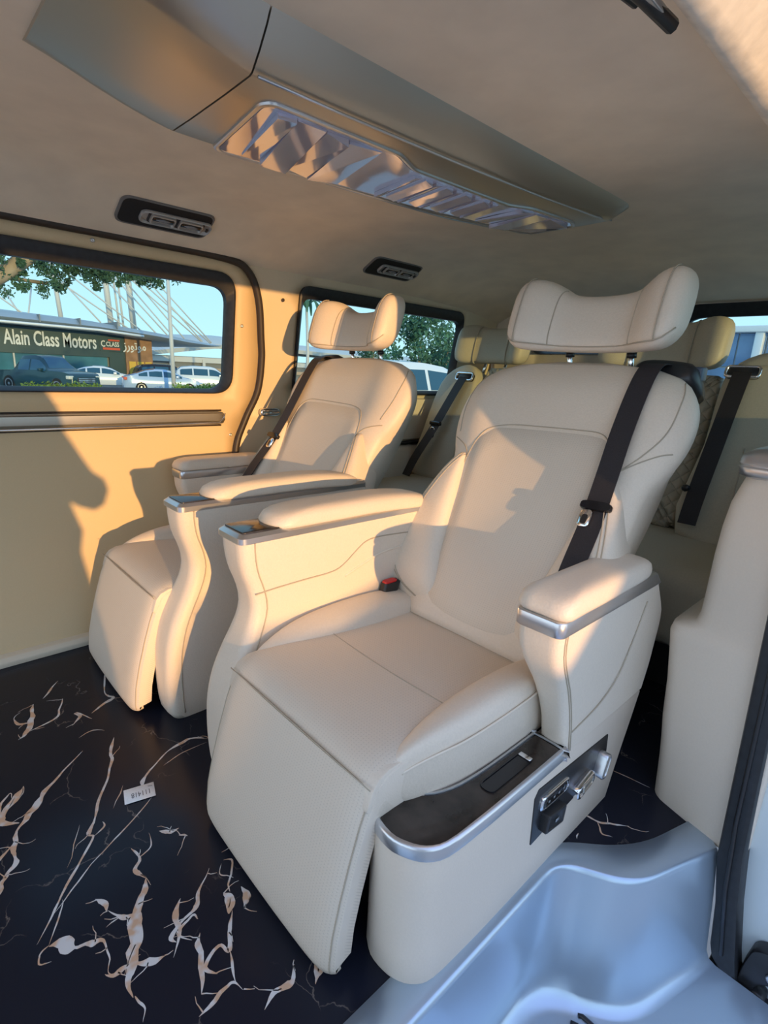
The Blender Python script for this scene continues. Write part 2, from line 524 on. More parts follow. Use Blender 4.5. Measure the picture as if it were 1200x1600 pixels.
# veins printed on the vinyl: a flat sheet of thin shapes lying on the floor (x, y, half-width)
VEINS = [
 # big branching vein
 [(-.640,.150,.004),(-.672,.150,.007),(-.690,.165,.013),(-.718,.178,.017),(-.745,.186,.013),(-.775,.200,.010),(-.800,.222,.007),(-.820,.232,.004)],
 [(-.690,.165,.010),(-.672,.185,.009),(-.668,.205,.004)],
 [(-.690,.165,.006),(-.690,.140,.007),(-.700,.128,.002)],
 [(-.765,.190,.009),(-.775,.172,.006),(-.800,.160,.003)],
 [(-.775,.172,.004),(-.772,.150,.002)],
 [(-.640,.150,.004),(-.618,.155,.002),(-.600,.148,.0012)],
 [(-.820,.232,.005),(-.845,.222,.007),(-.870,.236,.006),(-.900,.232,.003)],
 [(-.870,.236,.003),(-.880,.258,.002),(-.915,.268,.0015)],
 [(-.800,.160,.008),(-.822,.158,.006),(-.835,.150,.002)],
 # small shards
 [(-.905,.285,.006),(-.890,.300,.010),(-.888,.318,.004)],
 [(-.872,.312,.007),(-.860,.324,.005)],
 # left blob and dotted trail
 [(-.800,.075,.006),(-.792,.090,.014),(-.775,.098,.012),(-.768,.110,.005),(-.760,.128,.007),(-.752,.142,.004),(-.725,.140,.0016),(-.700,.133,.0013),(-.690,.142,.002)],
 [(-.800,.075,.003),(-.792,.060,.002),(-.775,.060,.002),(-.770,.072,.001)],
 # long thin vein running up
 [(-.812,.062,.0015),(-.850,.090,.003),(-.882,.110,.003),(-.930,.150,.003),(-.972,.185,.003),(-.985,.180,.005),(-1.02,.200,.004),(-1.06,.220,.004),(-1.11,.250,.004),(-1.17,.275,.006),(-1.21,.285,.005),(-1.25,.305,.003)],
 [(-.972,.185,.002),(-.985,.205,.003),(-1.0,.208,.002)],
 [(-.850,.090,.0015),(-.885,.130,.0018),(-.920,.180,.0015),(-.945,.222,.0018),(-.985,.285,.002),(-1.00,.305,.001)],
 [(-.800,.075,.0012),(-.84,.100,.002),(-.870,.108,.0012)],
 # left clusters
 [(-.980,.040,.004),(-1.00,.060,.007),(-1.020,.065,.004),(-1.055,.070,.010),(-1.080,.078,.004),(-1.11,.100,.010),(-1.135,.125,.012),(-1.165,.145,.007),(-1.20,.185,.003),(-1.245,.235,.003)],
 [(-1.10,.085,.008),(-1.125,.060,.010),(-1.15,.070,.009),(-1.185,.100,.010),(-1.205,.110,.004)],
 [(-1.125,.060,.004),(-1.17,.060,.006),(-1.20,.085,.004)],
 [(-.94,.020,.008),(-.965,.035,.010),(-.985,.050,.004)],
 [(-1.0,.02,.006),(-1.03,.045,.005),(-1.05,.065,.002)],
 # far-left cluster
 [(-1.38,.130,.003),(-1.40,.150,.009),(-1.44,.165,.011),(-1.48,.175,.008),(-1.52,.185,.004)],
 [(-1.44,.165,.005),(-1.45,.140,.006),(-1.48,.135,.003)],
 [(-1.40,.150,.005),(-1.42,.215,.005),(-1.46,.235,.003),(-1.50,.250,.003)],
 [(-1.36,.240,.003),(-1.385,.265,.006),(-1.41,.260,.003),(-1.36,.285,.004)],
 [(-1.385,.290,.008),(-1.41,.335,.010),(-1.42,.355,.008),(-1.46,.345,.003),(-1.56,.375,.005),(-1.62,.40,.003)],
 [(-1.30,.240,.0025),(-1.31,.275,.002),(-1.29,.295,.002)],
 [(-1.53,.21,.004),(-1.57,.235,.004),(-1.60,.26,.003)],
 # right of centre clusters
 [(-.655,.215,.002),(-.690,.235,.005),(-.715,.240,.007),(-.742,.262,.004)],
 [(-.675,.225,.004),(-.690,.222,.005),(-.705,.250,.003),(-.712,.275,.006),(-.735,.290,.003),(-.765,.325,.002)],
 [(-.662,.245,.004),(-.690,.236,.003),(-.700,.262,.003),(-.690,.270,.004)],
 [(-.580,.225,.003),(-.610,.240,.006),(-.645,.250,.008),(-.665,.262,.004)],
 [(-.590,.255,.005),(-.612,.245,.004),(-.625,.275,.004),(-.610,.285,.005),(-.640,.300,.006),(-.665,.320,.004)],
 [(-.610,.285,.004),(-.585,.275,.003),(-.560,.270,.002)],
 [(-.665,.310,.011),(-.690,.325,.013),(-.705,.322,.006)],
 [(-.655,.335,.008),(-.675,.348,.011),(-.695,.352,.006)],
 [(-.700,.330,.004),(-.725,.345,.004),(-.755,.365,.003),(-.765,.352,.002)],
 [(-.720,.350,.002),(-.74,.335,.002),(-.76,.345,.0015)],
 [(-.775,.372,.004),(-.80,.385,.006),(-.83,.405,.005)],
 [(-.555,.210,.004),(-.560,.240,.006),(-.565,.265,.003),(-.545,.275,.002)],
 [(-.500,.285,.003),(-.51,.31,.006),(-.505,.335,.006),(-.525,.352,.003)],
 [(-.48,.36,.005),(-.495,.375,.009),(-.515,.385,.004)],
 # vein leading to the label and beyond
 [(-1.035,.300,.004),(-1.062,.310,.006),(-1.09,.345,.003),(-1.12,.385,.003),(-1.13,.43,.006),(-1.125,.455,.003),(-1.10,.48,.0015)],
 [(-1.08,.360,.0015),(-1.09,.40,.002),(-1.09,.47,.0015)],
 [(-1.02,.235,.0012),(-1.05,.255,.0016),(-1.075,.27,.001)],
 [(-1.23,.50,.012),(-1.25,.505,.014),(-1.245,.53,.006)],
 [(-.93,.13,.0012),(-.97,.15,.0012),(-1.02,.172,.001)],
 # behind the near seat, beside the pillar trim
 [(-.365,.94,.004),(-.385,.99,.009),(-.40,1.04,.006)],
 [(-.38,.985,.004),(-.345,.99,.005),(-.315,1.01,.003),(-.295,1.03,.002)],
 [(-.355,.93,.004),(-.352,.915,.003)],[(-.345,.99,.003),(-.325,.97,.003),(-.305,.975,.002)],
 [(-.41,1.16,.002),(-.36,1.17,.002),(-.31,1.18,.002)],
]
V, F = [], []
zz = 0.0004
for vv in VEINS:
    sm = smooth_open([(p[0], p[1], p[2]) for p in vv], 7)
    jit = random.Random(len(V)); N_ = len(sm)
    def track(step):
        ks = [jit.uniform(-1, 1) for _ in range(N_ // step + 3)]
        return [ks[i // step] * (1 - (i % step) / step) + ks[i // step + 1] * ((i % step) / step) for i in range(N_)]
    wl_, wr_, wob = track(3), track(3), track(4)
    o = len(V)
    for i, p in enumerate(sm):
        q0, q1 = sm[max(i - 1, 0)], sm[min(i + 1, N_ - 1)]
        t = Vector((q1.x - q0.x, q1.y - q0.y)); t = t.normalized() if t.length > 1e-9 else Vector((1, 0))
        n_ = Vector((-t.y, t.x)); end = min(1, .12 + min(i, N_ - 1 - i) / 6)
        w = max(p.z, .0011) * end * .62; cw = wob[i] * .0022
        l_, r_ = w * (1 + .55 * wl_[i]), w * (1 + .55 * wr_[i])
        V += [Vector((p.x + n_.x * (cw + l_), p.y + n_.y * (cw + l_), zz)), Vector((p.x + n_.x * (cw - r_), p.y + n_.y * (cw - r_), zz))]
    F += [(o + 2 * i, o + 2 * i + 1, o + 2 * i + 3, o + 2 * i + 2) for i in range(N_ - 1)]
    # fine filaments running off the broad veins
    if max(p[2] for p in vv) > .0045:
        for _ in range(2):
            p = sm[jit.randrange(N_)]; an = jit.uniform(0, 6.28); o = len(V); q = Vector((p.x, p.y)); K_ = jit.randint(3, 6)
            for i in range(K_):
                d = Vector((math.cos(an), math.sin(an))); w = .0009 * (1 - i / K_) + .00015
                V += [Vector((q.x - d.y * w, q.y + d.x * w, zz)), Vector((q.x + d.y * w, q.y - d.x * w, zz))]
                q = q + d * jit.uniform(.005, .011); an += jit.uniform(-.55, .55)
            F += [(o + 2 * i, o + 2 * i + 1, o + 2 * i + 3, o + 2 * i + 2) for i in range(K_ - 1)]
    zz += 0.000004
stuff(mesh('marble_vein', V, F, VEIN, floor, smooth=False))

# silver flange round the step opening, riser and low step
def ropen(keys, radii, nseg=8, ncor=8):
    K = [Vector(k) for k in keys]; cuts = []
    for i in (1, 2):
        d0, d1 = (K[i - 1] - K[i]), (K[i + 1] - K[i]); r = min(radii[i - 1], d0.length * .48, d1.length * .48)
        cuts.append((K[i] + d0.normalized() * r, K[i], K[i] + d1.normalized() * r))
    def seg(p, q): return [p.lerp(q, k / nseg) for k in range(nseg)]
    def cor(c_): return [c_[0] * (1 - t) ** 2 + c_[1] * 2 * t * (1 - t) + c_[2] * t * t for t in [k / ncor for k in range(ncor)]]
    return seg(K[0], cuts[0][0]) + cor(cuts[0]) + seg(cuts[0][2], cuts[1][0]) + cor(cuts[1]) + seg(cuts[1][2], K[3]) + [K[3]]
fl_out = ropen([(-.418, -1.1), (-.412, .840), (-.262, .985), (-.208, 1.17)], [.12, .08])
rim = ropen([(-.345, -1.1), (-.345, .832), (-.222, .900), (-.148, 1.105)], [.045, .05])
low = ropen([(-.334, -1.1), (-.334, .765), (-.200, .840), (-.124, 1.085)], [.06, .07])
edge = ropen([(.10, -1.1), (.10, .60), (.10, .82), (.10, 1.085)], [.01, .01])
def lerp2(p, q, t): return p * (1 - t) + q * t
rows = []
def addrow(A, B, t, z): rows.append([Vector((*lerp2(p, q, t), z)) for p, q in zip(A, B)])
addrow(fl_out, rim, 0, 0.0); addrow(fl_out, rim, 0.02, 0.004); addrow(fl_out, rim, .6, .006); addrow(fl_out, rim, .90, .006)
addrow(fl_out, rim, .97, .003); addrow(fl_out, rim, 1.0, -.006)
for t, z in ((.3, -.06), (.6, -.12), (.85, -.18)): addrow(rim, low, t, z)
addrow(rim, low, 1.0, -.214)
addrow(low, edge, .03, -.229); addrow(low, edge, .09, -.235); addrow(low, edge, .5, -.236); addrow(low, edge, .95, -.236); addrow(low, edge, 1.0, -.25)
addrow(low, edge, 1.02, -.40)
V, F = loft(rows, False, False)
step = struct(mesh('floor_step', V, F, STEP))
for i in range(9):
    y = .62 + i * .021
    tube('tread_rib', [(-.262 + .004 * abs(i - 4), y, -.2345), (-.24, y + .004, -.2335), (-.05, y + .01, -.2335)], .0045, BLACK, step, 6)

# sill strip along the left wall
struct(prism('baseboard_left', [(-1.815, 0), (-1.765, 0), (-1.765, .016), (-1.775, .028), (-1.815, .036)], -1.1, 1.35, 'y', STRIP, bevel=.003))

# sliding door opposite: panel with window
edge_door = [(.0, 1.262), (.60, 1.262), (.93, 1.258), (1.03, 1.228), (1.078, 1.14), (1.098, 1.0), (1.105, .92), (1.095, .80), (1.05, .69), (1.012, .60), (1.0, .50), (.998, .25), (.998, 0)]
ed = smooth_open([(-.5, 1.262)] + edge_door, 5)
door_ol = [(-1.1, 0), (-1.1, 1.262)] + [(p.x, p.y) for p in ed]
win1 = rrect(.10, 1.0, .79, 1.212, [.16, .075, .075, .10], 8)
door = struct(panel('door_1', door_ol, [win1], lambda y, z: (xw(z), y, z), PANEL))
def win_frame(name, outer, inner, glass_name, depth=.035, m=RUBBER):
    A = [Vector((xw(v) + .004, u, v)) for u, v in outer]
    A0 = [Vector((xw(v) - .012, u, v)) for u, v in outer]
    A2 = [Vector((xw(v) + .006, u + (iu - u) * .25, v + (iv - v) * .25)) for (u, v), (iu, iv) in zip(outer, inner)]
    B = [Vector((xw(v) - depth * .4, iu, iv)) for (u, v), (iu, iv) in zip(outer, inner)]
    C = [Vector((xw(v) - depth, iu, iv)) for (u, v), (iu, iv) in zip(outer, inner)]
    V, F = loft([A0, A, A2, B, C], True, False)
    fr = mesh(name, V, F, m, sharp=.9)
    g = mesh(glass_name, [Vector((xw(v) - depth * .85, u, v)) for u, v in inner], [tuple(range(len(inner)))], GLASS, fr, smooth=False)
    return struct(fr)
win_frame('window_1', win1, rrect(.125, .972, .806, 1.165, [.14, .06, .06, .08], 8), 'pane', .04)
# dark headers on the window's lower rubber
# trim rail on the door
def rail_row(y, s=1.0):
    zc = .698
    return [Vector((xw(zc) + d * s, y, zc + h * s)) for d, h in ((0, .026), (.010, .025), (.012, .020), (.007, .016), (.010, .0), (.013, -.010), (.008, -.016), (.014, -.019), (.014, -.024), (0, -.027))]
rows = [rail_row(y) for y in (-1.1, -.5, 0, .5, .9, .945)] + [[v + Vector((0, .012, 0)) for v in rail_row(.953, .85)], [v + Vector((0, .02, 0)) for v in rail_row(.957, .3)]]
V, F = loft(rows)
t_rail = struct(mesh('trim_1', V, F, mat('bronze_rail', (0.42, 0.39, 0.33), 0.36, 0.9), sharp=.7))
for zz_ in (.7265, .6695): tubes('rail_groove', [[(xw(zz_) + .003, y, zz_) for y in (-1.1, 0, .5, .9, .96)]], .0032, BROWNRUB, t_rail)
tubes('bright_edge', [[(xw(.672) + .0145, y, .676 + (0 if y < .9 else .004)) for y in (-1.1, 0, .5, .9, .95)] + [(xw(.70) + .012, .968, .70), (xw(.72) + .010, .972, .716)]], .004, CHROME, t_rail)
# door seal
V, F = tube_geo([(xw(p.y) + .004, p.x + .014, p.y) for p in ed], .0135, 8)
struct(mesh('trim_2', V, F, BROWNRUB))
# screw caps
def screw(name, y, z, m, r=.0065):
    x = xw(z)
    V, F = loft([[(x + d, y + rr * math.cos(t * math.pi / 5), z + rr * math.sin(t * math.pi / 5)) for t in range(10)] for d, rr in ((0, r), (.003, r), (.005, r * .7), (.0035, r * .35))])
    return mesh(name, V, F, m, door)
for (y, z) in ((1.03, 1.04), (1.0, .63), (.53, 1.238)): screw('screw_cap', y, z, SILVER)
screw('screw_cap', 1.2, 1.15, BROWNRUB)

# rear quarter wall with window
quarter_ol = [(p.x + .004, p.y) for p in ed if p.x > .9] + [(.99, 0), (2.64, 0), (2.64, 1.30), (1.0, 1.30)]
quarter_ol = [(p.x + .004, p.y) for p in reversed([q for q in ed if q.x > .93 or q.y < 1.0])] + [(.93, 1.30), (2.64, 1.30), (2.64, 0)]
win2 = rrect(1.275, 2.30, .79, 1.215, [.03, .05, .06, .05], 8)
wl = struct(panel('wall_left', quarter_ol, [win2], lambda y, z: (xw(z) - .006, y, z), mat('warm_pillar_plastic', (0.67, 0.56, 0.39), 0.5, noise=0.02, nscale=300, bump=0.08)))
win_frame('window_2', win2, rrect(1.300, 2.285, .812, 1.17, [.02, .04, .05, .04], 8), 'pane', .04)
# ledges under the rear side window
for nm, z0, z1, d, y0 in (('trim_3', .56, .775, .030, 1.30), ('trim_4', .30, .54, .045, 1.25)):
    rows = []
    for y in (y0, y0 + .02, 1.7, 2.2, 2.6):
        s = 0.2 if y == y0 else 1
        rows.append([Vector((xw(z) - .004 + dd * s, y, z)) for z, dd in ((z0, 0), (z0 + .008, d * .9), (z0 + .03, d), ((z0 + z1) / 2, d * .9), (z1 - .03, d * .85), (z1 - .006, d * .6), (z1, 0))])
    V, F = loft(rows)
    struct(mesh(nm, V, F, PILLAR, sharp=1.0))
struct(box('trim_5', (xw(.55) - .01, 1.3, .543), (xw(.55) + .03, 2.6, .556), BLACK, bevel=.003))
# pull handle on the pillar behind the door
hd = empty('pillar_handle', 'small bright pull handle on the pillar left of the far seat', 'handle', (-1.955, 1.17, .717))
V, F = loft([sring(0, 0, .034, .016, .5, 16) for _ in range(1)] and [[Vector((d, u * s, v * s)) for u, v in sring(0, 0, .046, .016, .5, 16)] for d, s in ((0, 1), (.012, 1), (.016, .9), (.012, .8))])
mesh('bezel', V, F, CHROME, hd)
for zz_ in (-.006, .006):
    box('grip_slat', (.013, -.036, zz_ - .003), (.021, .040, zz_ + .003), SILVER, hd, bevel=.0015)

# ceiling with cove down to the left wall and edge rail over the open door
ceil_prof = [(-1.90, 1.245), (-1.875, 1.258), (-1.80, 1.292), (-1.72, 1.331), (-1.66, 1.352), (-1.60, 1.360), (-1.3, 1.362), (-1.0, 1.363), (-.7, 1.362), (-.40, 1.358), (-.352, 1.356), (-.343, 1.350)]
rows = []
for y, dz in ((-1.1, -.02), (-.5, 0), (.2, 0), (.7, 0), (1.2, 0), (1.7, -.002), (2.0, -.012), (2.25, -.035), (2.45, -.075), (2.62, -.13)):
    rows.append([Vector((x, y, z + (dz * (1 if x > -1.75 else .5)))) for x, z in ceil_prof])
V, F = loft(rows, False, False)
ceil = struct(mesh('ceiling', V, F, SUEDE))
rail_prof = [(-.345, 1.352), (-.340, 1.342), (-.332, 1.334), (-.318, 1.308), (-.304, 1.303), (-.288, 1.314), (-.25, 1.350), (-.20, 1.395), (-.14, 1.43), (-.08, 1.45), (-.02, 1.452)]
rows = [[Vector((x, y, z + dz)) for x, z in rail_prof] for y, dz in ((-1.1, -.02), (-.5, 0), (.2, 0), (.5, 0), (.8, 0), (1.1, 0), (1.5, -.002), (2.0, -.012), (2.25, -.035), (2.62, -.13))]
V, F = loft(rows, False, False)
struct(mesh('trim_6', V, F, FUZZ))
# outer roof skin so that no light falls through the headliner
struct(prism('roof', [(-1.99, 1.24), (-1.93, 1.36), (-1.80, 1.44), (-1.0, 1.50), (-.1, 1.49), (.0, 1.46), (-.02, 1.455), (-.1, 1.47), (-1.0, 1.48), (-1.79, 1.42), (-1.915, 1.34), (-1.97, 1.235)], -1.1, 2.75, 'y', WHITEPAINT))

# rear wall with two door windows
rear_ol = [(-1.95, 0), (-.10, 0), (-.10, 1.34), (-1.90, 1.34)]
wr1 = rrect(-.955, -.22, .80, 1.235, [.05, .05, .06, .09], 6)
wr0 = rrect(-1.66, -1.06, 1.03, 1.235, [.05, .05, .06, .06], 6)
struct(panel('wall_rear', rear_ol, [wr0, wr1], lambda x, z: (x, 2.62 - .06 * max(0, z - .8), z), PILLAR, step=.12, facing=(0, -1, 0)))
def yr(z): return 2.62 - .06 * max(0, z - .8)
for nm, o_, i_ in (('window_3', wr1, rrect(-.93, -.24, .82, 1.185, [.04, .04, .05, .09], 6)), ('window_4', wr0, rrect(-1.635, -1.085, 1.05, 1.185, [.04, .04, .05, .05], 6))):
    A = [Vector((u, yr(v) - .012, v)) for u, v in o_]
    B = [Vector((iu, yr(v) + .02, iv)) for (u, v), (iu, iv) in zip(o_, i_)]
    V, F = loft([[v + Vector((0, .02, 0)) for v in A], A, B, [v + Vector((0, .02, 0)) for v in B]], True, False)
    fr = struct(mesh(nm, V, F, RUBBER, sharp=.9))
    mesh('pane', [Vector((u, yr(v) + .03, v)) for u, v in i_], [tuple(range(len(i_)))], GLASS, fr, smooth=False)

# right side behind the doorway: pillar trim with wheel hump, silver cap
def pil_row(z, xl, yf, r=.035, y1=2.60):
    pts = [(xl, y1), (xl, yf + .02), (-.16, yf - .028), (-.105, yf - .035), (-.105, y1)]
    return [Vector((p[0], p[1], z)) for p in round_poly(pts, [0, r, .01, .01, 0], 6)]
PIL = [(0.0, -.304, 1.148), (.05, -.306, 1.145), (.10, -.308, 1.142), (.14, -.311, 1.14), (.20, -.317, 1.138), (.287, -.322, 1.137), (.36, -.330, 1.136), (.398, -.335, 1.136), (.418, -.330, 1.136), (.428, -.305, 1.136),
       (.436, -.290, 1.136), (.455, -.285, 1.136), (.50, -.284, 1.136), (.58, -.283, 1.136), (.64, -.280, 1.136), (.69, -.274, 1.136), (.725, -.264, 1.138), (.745, -.258, 1.14), (.75, -.245, 1.15)]
V, F = loft([pil_row(*p) for p in PIL])
wr = struct(mesh('wall_right', V, F, PILLAR, sharp=1.1))
cap_rows = []
for z, d in ((.742, -.004), (.748, .006), (.762, .009), (.766, .006), (.769, .009), (.782, .006), (.794, -.008), (.800, -.03), (.802, -.06)):
    pts = [(-.262 - d, 2.55), (-.262 - d, 1.148 - d), (-.10, 1.115 - d), (-.10, 2.55)]
    cap_rows.append([Vector((p[0], p[1], z)) for p in round_poly(pts, [0, .03, 0, 0], 6)])
V, F = loft(cap_rows)
struct(mesh('trim_7', V, F, SILVER, sharp=1.0))
# body side above the cap with its window, and the front pillar beside the doorway
win5 = rrect(1.25, 2.35, .84, 1.22, .05, 6)
struct(panel('wall_right_rear', [(.995, .70), (2.62, .70), (2.62, 1.46), (.995, 1.46)], [win5], lambda y, z: (-.09, y, z), WHITEPAINT, step=.15, facing=(-1, 0, 0)))
mesh('pane', [Vector((-.09, u, v)) for u, v in win5], [tuple(range(len(win5)))], GLASS, bpy.data.objects['wall_right_rear'], smooth=False)

# body-coloured door aperture, weather seal and latch at the right
bd = struct(prism('door_2', [(-.115, -.30), (.16, -.30), (.16, .95), (-.05, .95), (-.105, .60)], 1.13, 1.20, 'y', WHITEPAINT, bevel=.012))
seal = struct(prism('trim_8', [(-.170, .80), (-.160, .45), (-.150, .10), (-.147, .0), (-.131, -.10), (-.122, -.20), (-.116, -.222), (-.085, -.26), (-.062, -.262), (-.075, -.20), (-.092, -.09), (-.105, .03), (-.114, .27), (-.120, .5), (-.128, .80)], 1.085, 1.14, 'y', RUBBER, bevel=.008))
tube('seal_groove', [(-.148, 1.084, .80), (-.138, 1.083, .45), (-.130, 1.083, .10), (-.120, 1.083, -.05), (-.100, 1.083, -.2)], .004, BLACK, seal)
prism('sill_seal', [(-.118, -.235), (-.07, -.255), (.02, -.275), (.10, -.29), (.10, -.315), (.0, -.302), (-.075, -.285), (-.118, -.262)], 1.05, 1.13, 'y', RUBBER, seal, bevel=.006)
lt = empty('door_latch', 'black latch bracket low on the white door frame at the right edge', 'latch', (-.035, 1.11, -.20))
prism('bracket', round_poly([(-.035, -.06), (-.012, -.06), (.0, -.02), (.03, .0), (.06, .01), (.06, .055), (.0, .06), (-.022, .045), (-.03, 0)], .012, 4), -.015, .02, 'y', BLACK, lt, bevel=.004)
for dx, dz in ((.018, .035), (.014, .012)):
    V, F = loft([[(dx + r_ * math.cos(k * math.pi / 4), yy, dz + r_ * math.sin(k * math.pi / 4)) for k in range(8)] for yy, r_ in ((-.014, .008), (-.02, .008), (-.023, .005))])
    mesh('bolt', V, F, SILVER, lt)
V, F = loft([[(.0 + r_ * 1.5 * math.cos(k * math.pi / 6), yy, -.055 + r_ * math.sin(k * math.pi / 6)) for k in range(12)] for yy, r_ in ((.02, .011), (-.01, .011), (-.014, .007))])
mesh('bump_stop', V, F, BLACK, lt)

# roller rail end at the headliner edge
hb = empty('ceiling_rail', 'short black rail end under the headliner at the top edge', 'rail', (-.345, .66, 1.35))
tube('bar', [(-.012, -.08, -.035), (0.002, .02, -.038), (.010, .085, -.042)], .008, BLACK, hb, 8)
box('bar_edge', (.006, -.08, -.044), (.013, .082, -.034), SILVER, hb, bevel=.002)
tube('short_bar', [(-.03, -.08, -.03), (-.010, .03, -.034)], .006, BLACK, hb, 8)
box('bracket', (-.02, -.03, -.034), (.006, .0, .0), BLACK, hb, bevel=.004)
V, F = loft([[(-.03 + r_ * math.cos(k * math.pi / 6), -.02 + r_ * math.sin(k * math.pi / 6), zz_) for k in range(12)] for zz_, r_ in ((-.0, .010), (-.026, .010), (-.03, .006))])
mesh('knob', V, F, BLACK, hb)

# ================================================================== CAPTAIN SEATS
SY = .75
def L3(u, y, z): return Vector((u, y - SY, z))
KB = .576; CB = 1 / math.sqrt(1 + KB * KB); SB = KB * CB
def BK(t, s, n):                        # reclined back: t across, s up the back, n forward of it
    return L3(t, .93 + s * SB - n * CB, .33 + s * CB + n * SB)

BACK_L = [(-.02, -.19), (.05, -.225), (.2, -.25), (.34, -.252), (.41, -.258), (.45, -.276), (.50, -.292), (.55, -.297), (.60, -.290), (.64, -.270), (.67, -.238), (.69, -.18), (.70, -.09)]
BACK_W = [(-.02, .20), (.05, .245), (.2, .285), (.34, .305), (.45, .312), (.55, .308), (.60, .298), (.64, .275), (.67, .24), (.69, .18), (.70, .09)]
BACK_C = .005
def back_front(t, s):
    """forward height of the main back cushion at (t, s)"""
    w = -sinterp(BACK_L, s)
    u = max(-1, min(1, (t - BACK_C) / w))
    top = 1 if s < .56 else max(0.0, 1 - ((s - .56) / .15) ** 2.2)
    h = .042 * top + .008
    edge_ = (1 - abs(u) ** 4.5) ** .5 if abs(u) < 1 else 0
    belly = -.016 * (1 - u * u) * (1 if s < .5 else max(0, 1 - (s - .5) / .12)) + .010 * math.exp(-((s - .12) / .12) ** 2) * (1 - u * u)
    shoulder = .012 * math.exp(-((abs(u) - .72) / .2) ** 2) * (.3 + .7 * min(1, max(0, (s - .33) / .17)))
    return h * edge_ + belly * edge_ + shoulder * top

def seat_back(par):
    rows = []
    NS, NT = 44, 40
    for i in range(NS + 1):
        s = -.02 + .722 * i / NS
        if i == NS: s = .7
        w = -sinterp(BACK_L, s)
        top = 1 if s < .60 else max(0.05, 1 - ((s - .60) / .105) ** 2) ** .5
        row = []
        for k in range(NT + 1):
            u = math.sin((k / NT * 2 - 1) * math.pi / 2)
            t = BACK_C + w * u
            row.append(BK(t, s, back_front(t, s)))
        for k in range(9, -1, -1):
            u = (k / 9 * 2 - 1)
            uu = spow(u, .8)
            wb = sinterp(BACK_W, s)
            t = BACK_C + (w if abs(u) > .99 else wb * 1.0 if abs(u) > .7 else wb * 1.05) * (uu if abs(u) <= .99 else u)
            row.append(BK(t, s, -.012 - .085 * top * (1 - abs(uu) ** 5) ** .5 if abs(u) <= .99 else -.012))
        rows.append(row)
    V, F = loft(rows)
    return mesh('backrest', V, F, LEATHER, par)

WING_O = [(-.006, -.170), (.004, -.215), (.02, -.250), (.045, -.280), (.09, -.294), (.16, -.290), (.25, -.270), (.32, -.249), (.37, -.229), (.40, -.212), (.418, -.200)]
WING_I = [(-.006, -.120), (.02, -.108), (.05, -.107), (.09, -.116), (.16, -.138), (.25, -.157), (.32, -.170), (.37, -.180), (.40, -.186), (.418, -.190)]
WING_N = [(0, .0), (.1, .012), (.3, .018), (.38, .024), (.418, .030)]
WING_H = [(-.006, .012), (.03, .046), (.10, .062), (.25, .058), (.34, .046), (.40, .028), (.418, .012)]
def seam_on_back(pts, lift=.0006):
    return [BK(p.x, p.y, back_front(p.x, p.y) + lift) for p in smooth_open(pts, 6)]

def arm_plan(xo, xi, yf, yb, r, z, ri=None):
    """rounded plan of an arm or panel, outer x, inner x"""
    ri = r if ri is None else ri
    pts = [(xo, yb), (xo, yf), (xi, yf), (xi, yb)]
    return [L3(p[0], p[1], z) for p in round_poly(pts, [.012, r, ri, .012], 6)]

def drape(o, pts, d, lift=.0008):
    from mathutils.bvhtree import BVHTree
    bvh = BVHTree.FromPolygons([v.co for v in o.data.vertices], [p.vertices for p in o.data.polygons])
    d = Vector(d).normalized(); out_ = []
    for p in pts:
        h = bvh.ray_cast(Vector(p) - d * .3, d)
        if h[0] is not None: out_.append(h[0] - d * lift)
    return out_

